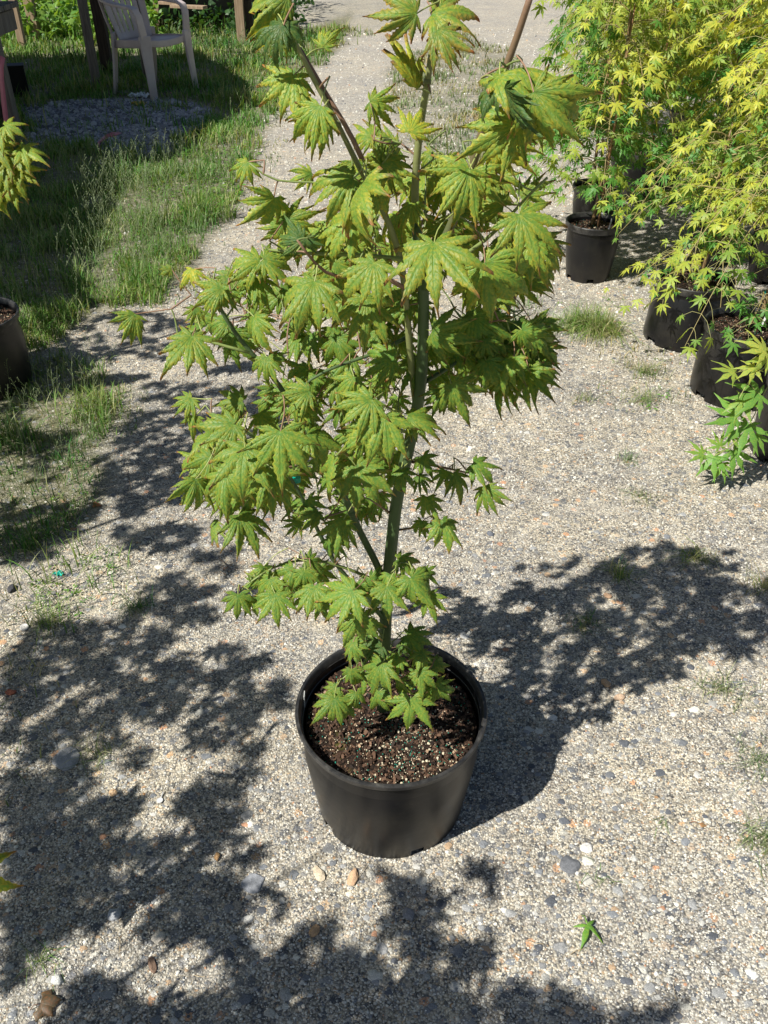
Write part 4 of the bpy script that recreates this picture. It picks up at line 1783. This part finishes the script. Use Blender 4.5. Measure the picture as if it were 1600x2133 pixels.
# long low bench in the deep shade at the back
b0, b1 = ground(325, 74), ground(585, 50)
bench = thing('timber_bench', 'long dark low timber bench in the shade behind the plastic chair', 'bench', (b0 + b1) / 2)
bc = (b0 + b1) / 2
dv = b1 - b0
ln_ = np.linalg.norm(dv[:2])
az_ = math.atan2(dv[1], dv[0])
for k in range(6):
    mb = MB()
    off_ = rotz(az_) @ np.array([0, -.1 + k * .2, .41 + .01 * (k % 2)])
    mb.box(off_, (ln_ * 1.0, .17, .035), rotz(az_))
    mb.build('top_board', M['wood_dark'], bench, bevel=.004)
for sx in (-.45, 0, .45):
    for sy in (-.1, .9):
        mb = MB()
        mb.box(rotz(az_) @ np.array([sx * ln_, sy, .195]), (.09, .09, .39), rotz(az_))
        mb.build('leg', M['wood_dark'], bench, bevel=.004)
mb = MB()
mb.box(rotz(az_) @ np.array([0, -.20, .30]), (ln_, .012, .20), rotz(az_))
mb.build('painted_shade_panel', M['pot'], bench)  # near-black panel standing in for the deep shade under the bench
mb = MB()
mb.box(rotz(az_) @ np.array([-.1, .85, .22]), (ln_ * .95, .02, .4), rotz(az_))
mb.build('shade_back_board', M['wood_dark'], bench, bevel=.004)  # added dark board, painted shade behind the gap under the bench
for (px, py), l_, lab in [((393, 14), .40, 'short sawn offcut board lying sunlit on the dark bench'), ((355, 6), .25, 'smaller sawn offcut beside the chair arm on the dark bench')]:
    mb = MB()
    c = ground(px, py, .45)
    mb.box((0, 0, 0), (l_, .1, .03), rotz(-.35))
    o = mb.build('board_offcut', M['wood_tan'], bevel=.003)
    o.location = c
    tag(o, lab, 'board', 'offcuts on the dark bench')

# bench corner at the picture edge with pink ribbon
tb_foot = ground(38, 300)
tbl = thing('timber_table', 'weathered timber table whose corner and leg show beside the pink ribbon', 'table', tb_foot)
mb = MB()
mb.box((0, 0, .36), (.07, .09, .74))
mb.build('leg', M['wood_grey'], tbl, bevel=.004)
mb = MB()
mb.box((-.9, .7, .36), (.09, .09, .74))
mb.build('leg', M['wood_grey'], tbl, bevel=.004)
mb = MB()
mb.box((-.32, .62, .36), (.09, .09, .74))
mb.build('leg', M['wood_dark'], tbl, bevel=.004)
mb = MB()
mb.box((-.93, -.3, .36), (.09, .09, .74))
mb.build('leg', M['wood_dark'], tbl, bevel=.004)
mb = MB()
mb.box((-.60, .28, .70), (1.1, .03, .12))
mb.box((-.10, .30, .70), (.035, .80, .13))
mb.build('apron', M['wood_grey'], tbl, bevel=.004)
for k in range(6):
    mb = MB()
    mb.box((-.62, -.08 + k * .155, .79), (1.12, .145, .035))
    mb.build('top_board', M['wood_grey'], tbl, bevel=.004)


def ribbon(name, pts, w, col, label, cat='ribbon', group=None, upv=None):
    pts = np.array(pts, float)
    n = len(pts)
    T = np.gradient(pts, axis=0)
    V, Qd = [], []
    for i in range(n):
        t = norm(T[i])
        s = norm(np.cross(t, CF + .6 * math.sin(i * 1.7) * Z)) * w / 2
        V += [pts[i] - s, pts[i] + s]
    for i in range(n - 1):
        Qd.append((2 * i, 2 * i + 1, 2 * i + 3, 2 * i + 2))
    mb = MB()
    mb.add(V, Qd, None, col)
    c = pts[0].copy()
    o = mb.build(name, M['paint'], smooth=True, loc=c)
    m = o.modifiers.new('t', 'SOLIDIFY')
    m.thickness = .0006
    tag(o, label, cat, group)
    return o


rp = [(6, 118), (2, 140), (3, 165), (6, 190), (9, 220), (13, 250), (17, 275), (23, 300), (28, 322)]
ribbon('pink_ribbon', [at(x_, y_, tb_foot[1] - .12) for x_, y_ in rp], .036, (.66, .20, .26), 'long faded pink ribbon hanging from the timber table')
ribbon('pink_ribbon', [ground(px, py, .02 + .01 * (i % 2)) for i, (px, py) in enumerate([(205, 315), (208, 305), (206, 297), (212, 292), (222, 284), (235, 280), (250, 276)])], .03, (.60, .16, .20), 'short crumpled pink ribbon lying on the blue grey gravel')

# dark nursery tray leaning behind the table leg
mb = MB()
c = ground(30, 205)
for s in ((0, 0, .14, .26, .012, .26), (-.13, 0, .14, .012, .05, .27), (.13, 0, .14, .012, .05, .27), (0, 0, .275, .28, .06, .012)):
    mb.box(s[:3], s[3:], None, (.015, .015, .016))
o = mb.build('nursery_tray', M['paint'], bevel=.003)
o.location = c
o.rotation_euler = (.25, 0, .3)
tag(o, 'black plastic nursery tray propped behind the table leg', 'tray')

# ------------------------------------------------------------------ plastic chair
CH_ROT = math.radians(57)
near = ground(326, 207)
ch_c = near - rotz(CH_ROT) @ np.array([-.23, -.235, 0])
chair = thing('plastic_chair', 'faded pinkish white plastic garden armchair with slotted back', 'chair', ch_c)
chair.rotation_euler = (0, 0, CH_ROT)
CS = 1.0
chair.scale = (.92, .84, 1.04)


def sweep(pts, wid, thk, side, name, parent, sub=2):
    """flat bar swept along pts; side = width direction per point (or one)"""
    pts = np.array(pts, float)
    n = len(pts)
    side = np.array(side, float)
    if side.ndim == 1:
        side = np.tile(side, (n, 1))
    wid = np.full(n, wid) if np.isscalar(wid) else np.array(wid)
    thk = np.full(n, thk) if np.isscalar(thk) else np.array(thk)
    T = np.gradient(pts, axis=0)
    V, Qd = [], []
    for i in range(n):
        t = norm(T[i])
        s = norm(side[i] - t * (side[i] @ t))
        u = np.cross(t, s)
        for a, b in ((-1, -1), (1, -1), (1, 1), (-1, 1)):
            V.append(pts[i] + s * a * wid[i] / 2 + u * b * thk[i] / 2)
    for i in range(n - 1):
        for j in range(4):
            m = (j + 1) % 4
            Qd.append((i * 4 + j, i * 4 + m, (i + 1) * 4 + m, (i + 1) * 4 + j))
    Qd.append((0, 3, 2, 1))
    Qd.append(((n - 1) * 4, (n - 1) * 4 + 1, (n - 1) * 4 + 2, (n - 1) * 4 + 3))
    mb = MB()
    mb.add(V, Qd)
    o = mb.build(name, M['chair'], parent, smooth=True)
    b = o.modifiers.new('b', 'BEVEL')
    b.width = .006
    b.segments = 3
    b.limit_method = 'ANGLE'
    return o


# seat: dished grid with rolled front
nxs, nys = 15, 15
SV, SQ = [], []
for j in range(nys):
    v = j / (nys - 1)
    for i in range(nxs):
        u = i / (nxs - 1) * 2 - 1
        wy = .235 + .02 * (1 - v)
        zz = .425 - .018 * (1 - u * u) * math.sin(v * math.pi) - .03 * v + .0
        yy = -.26 + v * .47
        if v < .12:
            zz -= (.12 - v) * .35
        SV.append((u * wy, yy, zz))
for j in range(nys - 1):
    for i in range(nxs - 1):
        SQ.append((j * nxs + i, j * nxs + i + 1, (j + 1) * nxs + i + 1, (j + 1) * nxs + i))
seat = mesh_np('seat', np.array(SV), SQ, None, M['chair'], chair, smooth=True)
m = seat.modifiers.new('s', 'SOLIDIFY')
m.thickness = .014
m.offset = -1
sweep([(-.245, -.262, .405), (-.12, -.272, .392), (0, -.276, .388), (.12, -.272, .392), (.245, -.262, .405)], .05, .012, (0, 0, 1), 'seat_front_apron', seat)
for s in (-1, 1):
    sweep([(s * .250, -.25, .40), (s * .252, 0, .388), (s * .235, .22, .375)], .06, .012, (0, 0, 1), 'seat_side_apron', seat)
# backrest with slots
nu, nv = 31, 16
BV, BQ = [], []
for j in range(nv):
    v = j / (nv - 1)
    for i in range(nu):
        u = i / (nu - 1) * 2 - 1
        wy = (.20 + .055 * math.sin(v * 2.0)) * (1 if v < .85 else 1 - (v - .85) * 1.1)
        BV.append((u * wy, .20 + v * .17 - .045 * (u * u - .3), .385 + v * .47 - (.03 * u * u if v > .9 else 0)))
for j in range(nv - 1):
    for i in range(nu - 1):
        if 2 <= j <= 12 and (i % 4 == 1) and 4 <= i <= 26:
            continue
        BQ.append((j * nu + i, j * nu + i + 1, (j + 1) * nu + i + 1, (j + 1) * nu + i))
back = mesh_np('backrest', np.array(BV), BQ, None, M['chair'], chair, smooth=True)
m = back.modifiers.new('s', 'SOLIDIFY')
m.thickness = .010
for s in (-1, 1):
    # arm: from the back, forward, curving down into the front leg
    arm = [(s * .235, .335, .70), (s * .27, .24, .685), (s * .292, .10, .668), (s * .30, -.05, .660), (s * .302, -.16, .655), (s * .300, -.215, .638), (s * .294, -.245, .595), (s * .285, -.252, .52), (s * .272, -.255, .44)]
    sd = [(s * 1, 0, 0)] * 9
    sweep(arm, [.06, .07, .078, .08, .08, .08, .078, .078, .082], [.022] * 9, [(1, 0, 0)] * 9, 'armrest', chair)
    sweep([(s * .268, -.255, .46), (s * .268, -.258, .40), (s * .270, -.265, .30), (s * .276, -.278, .15), (s * .283, -.292, 0)], [.115, .115, .10, .082, .07], [.03, .03, .028, .026, .024], [(1, .25 * s, 0)] * 5, 'front_leg', chair)
    sweep([(s * .235, .215, .46), (s * .24, .225, .38), (s * .245, .245, .25), (s * .252, .275, .12), (s * .258, .305, 0)], [.08, .075, .066, .058, .05], [.028] * 5, [(1, -.4 * s, 0)] * 5, 'rear_leg', chair)
    sweep([(s * .225, .22, .40), (s * .245, .28, .55), (s * .245, .34, .70), (s * .215, .37, .82)], .03, .016, (1, 0, 0), 'back_stile', back)

# ------------------------------------------------------------------ weeds and shrubs at the back
def weed_mass(name, boxes, n, L, colA, colB, seed, label=None, cat=None, kind=None, tall=True):
    f = Foliage(seed)
    r_ = np.random.default_rng(seed)
    for _ in range(n):
        b = boxes[r_.integers(0, len(boxes))]
        u = r_.uniform(0, 1, 3)
        p = np.array([b[0] + (b[1] - b[0]) * u[0], b[2] + (b[3] - b[2]) * u[1], b[4] * u[2] ** .8 * (.55 + .45 * math.sin(b[0] + u[0] * 9 + u[1] * 5) ** 2)])
        a = norm(r_.normal(0, 1, 3) + Z * .2)
        t = r_.uniform()
        c = np.array(colA) * (1 - t) + np.array(colB) * t
        f.leaf(p, a, Z + r_.normal(0, .6, 3) + sun_dir * .3, L * r_.uniform(.5, 1.4), W_TPL[r_.integers(0, 2)], c, c, c, .6, .03)
    V = np.concatenate(f.V)
    o = mesh_np(name, V, np.concatenate(f.Q), None, M['leaf_small'], col=np.concatenate(f.C), smooth=True)
    tag(o, label, cat, None, kind)
    return o


W_TPL = [leaf_template([(-50, .6), (0, 1), (50, .6)], 1, 3, .4, .3, 0, 3), leaf_template([(0, 1)], 1, 3, .2, .22, 0, 3)]
gl, gr_ = ground(-60, 100), ground(480, 100)
weed_mass('weeds', [(-8.2, -5.0, 12.0, 14.5, 1.5), (-5.4, -3.4, 12.2, 14.5, 1.3), (-3.8, -2.2, 12.6, 15, .8), (-8.5, -4.6, 11.2, 12.3, .6), (-4.6, -2.6, 11.2, 12.6, .45)], 9500, .10, (.10, .24, .04), (.30, .42, .09), 301, kind='stuff')
weed_mass('weeds', [(-2.6, -1.1, 11.3, 13.2, .45), (-2.2, -1.0, 13, 15.5, .7)], 1500, .09, (.03, .08, .02), (.06, .13, .03), 302, kind='stuff')  # weeds in shadow, the shade put into a darker leaf colour
sh = ground(1385, 40)
weed_mass('reddish_shrub', [(sh[0] - .35, sh[0] + .35, sh[1] - 1.2, sh[1] + .2, .75)], 1300, .045, (.16, .08, .05), (.26, .16, .1), 303, 'brownish red shrub behind the yellow maples', 'shrub')

def broad_weeds(n, polys, L, seed):
    f = Foliage(seed)
    r_ = np.random.default_rng(seed)
    cnt = 0
    while cnt < n:
        pl = polys[r_.integers(0, len(polys))]
        W = np.array(pl, float)
        q = r_.uniform(W.min(0), W.max(0))
        if not in_poly(np.array([q[0]]), np.array([q[1]]), pl)[0]:
            continue
        c = ground(*q)
        cnt += 1
        m = r_.integers(4, 10)
        sc = L * (1 + .12 * c[1]) * r_.uniform(.5, 1.5)
        g_ = np.array([.10, .26, .04]) * r_.uniform(.8, 1.5) + np.array([r_.uniform(0, .10), 0, 0])
        for k in range(m):
            a = r_.uniform(0, 6.28)
            d = np.array([math.cos(a), math.sin(a), r_.uniform(.1, 1.1)])
            f.leaf(c + norm(d) * sc * r_.uniform(.1, 1.1) + Z * .004, norm(d * np.array([1, 1, .4])), Z + r_.normal(0, .3, 3), sc * r_.uniform(.5, 1), W_TPL[1], g_, g_, g_, .8, .03)
    o = mesh_np('low_weeds', np.concatenate(f.V), np.concatenate(f.Q), None, M['leaf_small'], col=np.concatenate(f.C), smooth=True)
    o['kind'] = 'stuff'


broad_weeds(750, [[(0, 100), (640, 60), (620, 190), (540, 330), (400, 540), (200, 640), (0, 760)], [(440, 60), (600, 60), (560, 200), (460, 200)], [(280, 330), (540, 300), (500, 420), (300, 420)]], .018, 401)
broad_weeds(110, [[(0, 790), (220, 770), (240, 1000), (180, 1100), (0, 1200)], [(80, 1130), (260, 1150), (200, 1300), (60, 1280)]], .009, 402)
broad_weeds(40, [[(800, 190), (1000, 130), (1080, 330), (860, 320)], [(1140, 620), (1310, 620), (1300, 700), (1150, 700)], [(1230, 750), (1400, 740), (1380, 860), (1250, 840)]], .010, 403)

# ------------------------------------------------------------------ litter, leaves and stones on the gravel
def blob(name, px, py, size, col, label, cat, seed, mat='stone', flat=.6, zoff=0, group=None):
    bm = bmesh.new()
    bmesh.ops.create_icosphere(bm, subdivisions=3, radius=1)
    r_ = np.random.default_rng(seed)
    pl = [(norm(r_.normal(0, 1, 3)), r_.uniform(.55, .9)) for _ in range(9)]
    for v in bm.verts:
        p = np.array(v.co)
        for nn, d in pl:
            ex = p @ nn - d
            if ex > 0:
                p = p - nn * ex
        p += .03 * r_.normal(0, 1, 3) * .5
        v.co = p * np.array(size)
    me = bpy.data.meshes.new(name)
    bm.to_mesh(me)
    bm.free()
    a = me.attributes.new('Col', 'FLOAT_COLOR', 'POINT')
    c = np.ones((len(me.vertices), 4), np.float32)
    c[:, :3] = np.array(col) * r_.uniform(.85, 1.15, (len(me.vertices), 1))
    a.data.foreach_set('color', c.ravel())
    me.materials.append(M[mat])
    o = bpy.data.objects.new(name, me)
    COL.objects.link(o)
    g_ = ground(px, py)
    o.location = (g_[0], g_[1], terrain(g_[:1], g_[1:2])[0] + size[2] * .35 + zoff)
    o.rotation_euler = (0, 0, r_.uniform(0, 6.28))
    tag(o, label, cat, group)
    return o


G_ST = 'single stones on the gravel'
blob('stone', 26, 1228, (.016, .012, .011), (.06, .06, .065), 'dark angular stone on the sunny strip beside the green scrap', 'stone', 1, group=G_ST)
blob('stone', 238, 1905, (.014, .013, .009), (.40, .41, .42), 'pale grey faceted stone between shade and sun low on the gravel', 'stone', 2, group=G_ST)
blob('stone', 528, 1838, (.022, .024, .006), (.30, .31, .33), 'large flat blue grey stone below the big pot', 'stone', 3, group=G_ST)
blob('stone', 135, 1580, (.035, .03, .006), (.34, .34, .34), 'broad flat grey stone in the dappled shade', 'stone', 4, group=G_ST)
blob('stone', 452, 1787, (.010, .007, .006), (.50, .30, .14), 'small orange stone left of the flat blue grey stone', 'stone', 5, group=G_ST)
blob('stone', 655, 1940, (.012, .009, .006), (.52, .33, .18), 'orange tan stone below the big pot', 'stone', 6, group=G_ST)
blob('stone', 330, 1955, (.013, .011, .006), (.62, .56, .46), 'cream rounded stone low in the dappled shade', 'stone', 7, group=G_ST)
blob('stone', 1265, 1243, (.012, .012, .006), (.40, .26, .16), 'brown square stone in the middle of the maple shadow', 'stone', 8, group=G_ST)
blob('stone', 1262, 1425, (.014, .01, .007), (.52, .34, .2), 'orange pink stone just under the maple shadow', 'stone', 9, group=G_ST)
blob('stone', 1290, 1455, (.015, .010, .006), (.56, .40, .27), 'peach coloured stone beside the orange pink one', 'stone', 10, group=G_ST)
blob('stone', 1022, 1115, (.012, .010, .008), (.12, .13, .15), 'dark slate stone on sunny gravel behind the pot', 'stone', 11, group=G_ST)
blob('stone', 735, 1828, (.020, .012, .006), (.55, .36, .22), 'long orange stone in front of the big pot', 'stone', 12, group=G_ST)
blob('stone', 665, 1820, (.018, .012, .006), (.60, .50, .36), 'sandy cream stone in front of the big pot', 'stone', 13, group=G_ST)
blob('stone', 318, 2010, (.007, .017, .006), (.20, .13, .09), 'narrow brown stone chip standing on the lower gravel', 'stone', 14, group=G_ST)
blob('stone', 1222, 1768, (.013, .012, .005), (.70, .68, .64), 'white quartz stone on the sunny gravel', 'stone', 15, group=G_ST)
blob('stone', 1185, 1800, (.022, .02, .0055), (.15, .155, .165), 'dark grey round stone next to the white quartz', 'stone', 16, group=G_ST)
blob('stone', 120, 2045, (.010, .010, .008), (.62, .62, .58), 'round pale stone beside the brown dead leaf', 'stone', 17, group=G_ST)
blob('brick_fragment', 22, 1442, (.014, .01, .008), (.40, .14, .08), 'small red brick fragment in the grassy edge', 'brick fragment', 18)
blob('stone', 850, 1905, (.011, .015, .006), (.25, .25, .26), 'plain mid grey stone in the lower shadow', 'stone', 19, group=G_ST)


def crumple(name, px, py, rad, col, label, cat, seed):
    r_ = np.random.default_rng(seed)
    mb = MB()
    n = 7
    for k in range(3):
        u, v = np.meshgrid(np.linspace(-1, 1, n), np.linspace(-1, 1, n))
        zz = .5 + .45 * np.sin(u * 3 + k * 2) * np.cos(v * 2.5 + k) + r_.normal(0, .12, u.shape)
        P = np.stack([u.ravel() * .9, v.ravel() * .45, zz.ravel() * .55], 1) * rad
        P = P @ (rotz(k * 1.1)).T + np.array([(k - 1) * rad * .5, 0, .002])
        q = [(j * n + i, j * n + i + 1, (j + 1) * n + i + 1, (j + 1) * n + i) for j in range(n - 1) for i in range(n - 1)]
        mb.add(P, q, None, np.array(col) * r_.uniform(.8, 1.2))
    g_ = ground(px, py)
    o = mb.build(name, M['paint'])
    m = o.modifiers.new('t', 'SOLIDIFY')
    m.thickness = .0006
    o.location = (g_[0], g_[1], .001)
    tag(o, label, cat)
    return o


crumple('plastic_scrap', 123, 1197, .011, (.0, .36, .27), 'crumpled scrap of bright teal green plastic on the sunny gravel', 'scrap', 4)
crumple('crumpled_bottle', 292, 203, .07, (.62, .68, .72), 'crushed clear plastic bottle lying in the grass under the chair', 'bottle', 5)
crumple('yellow_strip', 292, 219, .05, (.50, .34, .03), 'yellow plastic strip on the gravel below the crushed bottle', 'strip', 6)
crumple('plastic_scrap', 262, 196, .05, (.20, .22, .20), 'dull grey green scrap in the grass next to the crushed bottle', 'scrap', 7)
# silver disc and label stake
mb = MB()
a = np.linspace(0, 2 * np.pi, 28, endpoint=False)
prof = [(0.001, .0022), (.0075, .0022), (.0085, .0034), (.0102, .0034), (.0108, .002), (.0108, 0)]
V = np.array([(r * math.cos(t), r * math.sin(t), z) for r, z in prof for t in a])
mb.add(V, [(i * 28 + j, i * 28 + (j + 1) % 28, (i + 1) * 28 + (j + 1) % 28, (i + 1) * 28 + j) for i in range(len(prof) - 1) for j in range(28)], None, (.55, .53, .50))
o = mb.build('bottle_cap', M['paint'], smooth=True)
o.location = ground(51, 1307, .002)
o.rotation_euler = (.12, .05, 0)
tag(o, 'flat silver bottle cap on the sunny gravel', 'bottle cap')
mb = MB()
pts = []
for t in np.linspace(0, 2 * np.pi, 20, endpoint=False):
    pts.append((.0065 * math.cos(t), .0065 * math.sin(t), .001))
pts = np.array(pts)
top = pts + np.array([0, 0, .0012])
mb.add(np.vstack([pts, top, [[0, 0, .0022]]]), [(i, (i + 1) % 20, 20 + (i + 1) % 20, 20 + i) for i in range(20)], [(20 + i, 20 + (i + 1) % 20, 40) for i in range(20)], (.6, .6, .58))
mb.box((.002, .012, .0015), (.002, .016, .0015), rotz(-.15), (.6, .6, .58))
o = mb.build('plastic_tag', M['paint'])
o.location = ground(333, 1668, .002)
tag(o, 'tiny white spoon shaped plastic tag in the dappled shade', 'tag')


def single_leaf(name, px, py, th, Lm, tpl, col, edge, label, droop, zz=.006, parts_w=1, seed=5, nr=None):
    f = Foliage(seed)
    c = ground(px, py)
    t = math.radians(th)
    a = np.array([math.cos(t), -math.sin(t), .1])
    f.leaf(np.array([0, 0, zz]), a, Z + np.array([.1, -.1, 0]) if nr is None else np.array(nr), Lm, tpl, np.array(col), np.array(edge), np.array(edge), droop, .05)
    V = np.concatenate(f.V)
    V[:, 2] = np.maximum(V[:, 2], .0015)
    f.stems.tube([np.array([0, 0, zz]), -a * Lm * .3 + Z * (zz + .004), -a * Lm * .55 + Z * .004], [.0007, .0007, .0008], 5, col)
    o = mesh_np(name, V, np.concatenate(f.Q), None, M['leaf'], col=np.concatenate(f.C), smooth=True)
    o.location = c
    s = f.stems.build('leaf_stalk', M['bark'], o, smooth=True)
    tag(o, label, 'leaf')
    return o


T4 = leaf_template([(-150, .6), (-62, .0 + .45), (18, 1.15), (78, 1.0)], 1, 8, .18, .15, .1, 5)
single_leaf('fallen_leaf', 1222, 1935, 78, .047, leaf_template([(-100, .55), (-32, 1.05), (38, .95), (120, .5), (170, .4)], 1, 8, .15, .11, .1, 5), (.20, .36, .06), (.24, .38, .07),
            'fresh green fallen maple leaf with narrow curled lobes on the sunny gravel', 1.0, .014)
single_leaf('dead_leaf', 88, 2098, -18, .034, leaf_template([(-110, .8), (-50, .9), (0, 1), (60, .9)], 2, 6, .62, .3, .05, 5), (.20, .11, .07), (.26, .15, .09), 'large curled brown dead leaf low on the shaded gravel', .7, .012)
single_leaf('dead_leaf', 196, 1055, 5, .028, leaf_template([(-70, .5), (0, 1), (70, .5)], 2, 5, .6, .3, .0, 5), (.50, .20, .09), (.5, .2, .09), 'curled orange dead leaf at the edge of the dark grass', .8, .010, seed=8)
single_leaf('dead_leaf', 1450, 1968 - 250, 20, .02, leaf_template([(0, 1)], 2, 5, .6, .3, .0, 5), (.40, .20, .11), (.4, .2, .1), 'small rusty dead leaf on the sunny gravel', .5, .006, seed=9)
# seedling growing in the big pot's soil: belongs to the pot's planting
r6 = np.random.default_rng(12)
# straw bits and twigs
mb = MB()
for _ in range(110):
    px, py = r6.uniform(0, 1600), r6.uniform(700, 2120)
    if 560 < px < 1040 and 1280 < py < 1800:
        continue
    c = ground(px, py, .003)
    a = r6.uniform(0, 6.28)
    L = r6.uniform(.008, .035)
    d = np.array([math.cos(a), math.sin(a), 0])
    s = np.array([-d[1], d[0], 0]) * r6.uniform(-.15, .15) * L
    mb.tube([c - d * L / 2, c + s + Z * .002, c + d * L / 2], [.0005, .0006, .0004], 4, np.array([.46, .36, .22]) * r6.uniform(.6, 1.1))
o = mb.build('straw_bits', M['mulch'])
o['kind'] = 'stuff'
# drifts and twigs in the dark edge
mb = MB()
for pts in ([(262, 975), (270, 1000), (275, 1040)], [(455, 1160), (480, 1185), (500, 1186)]):
    mb.tube([ground(a_, b_, .006) for a_, b_ in pts], [.0012, .0011, .0007], 5, (.10, .07, .05))
    o = mb.build('twig', M['bark'])
    mb = MB()
    tag(o, 'thin dark curved twig lying in the shade below the grass' if pts[0][0] < 300 else 'fine dark twig lying below the hanging leaves', 'twig', 'twigs on the gravel')
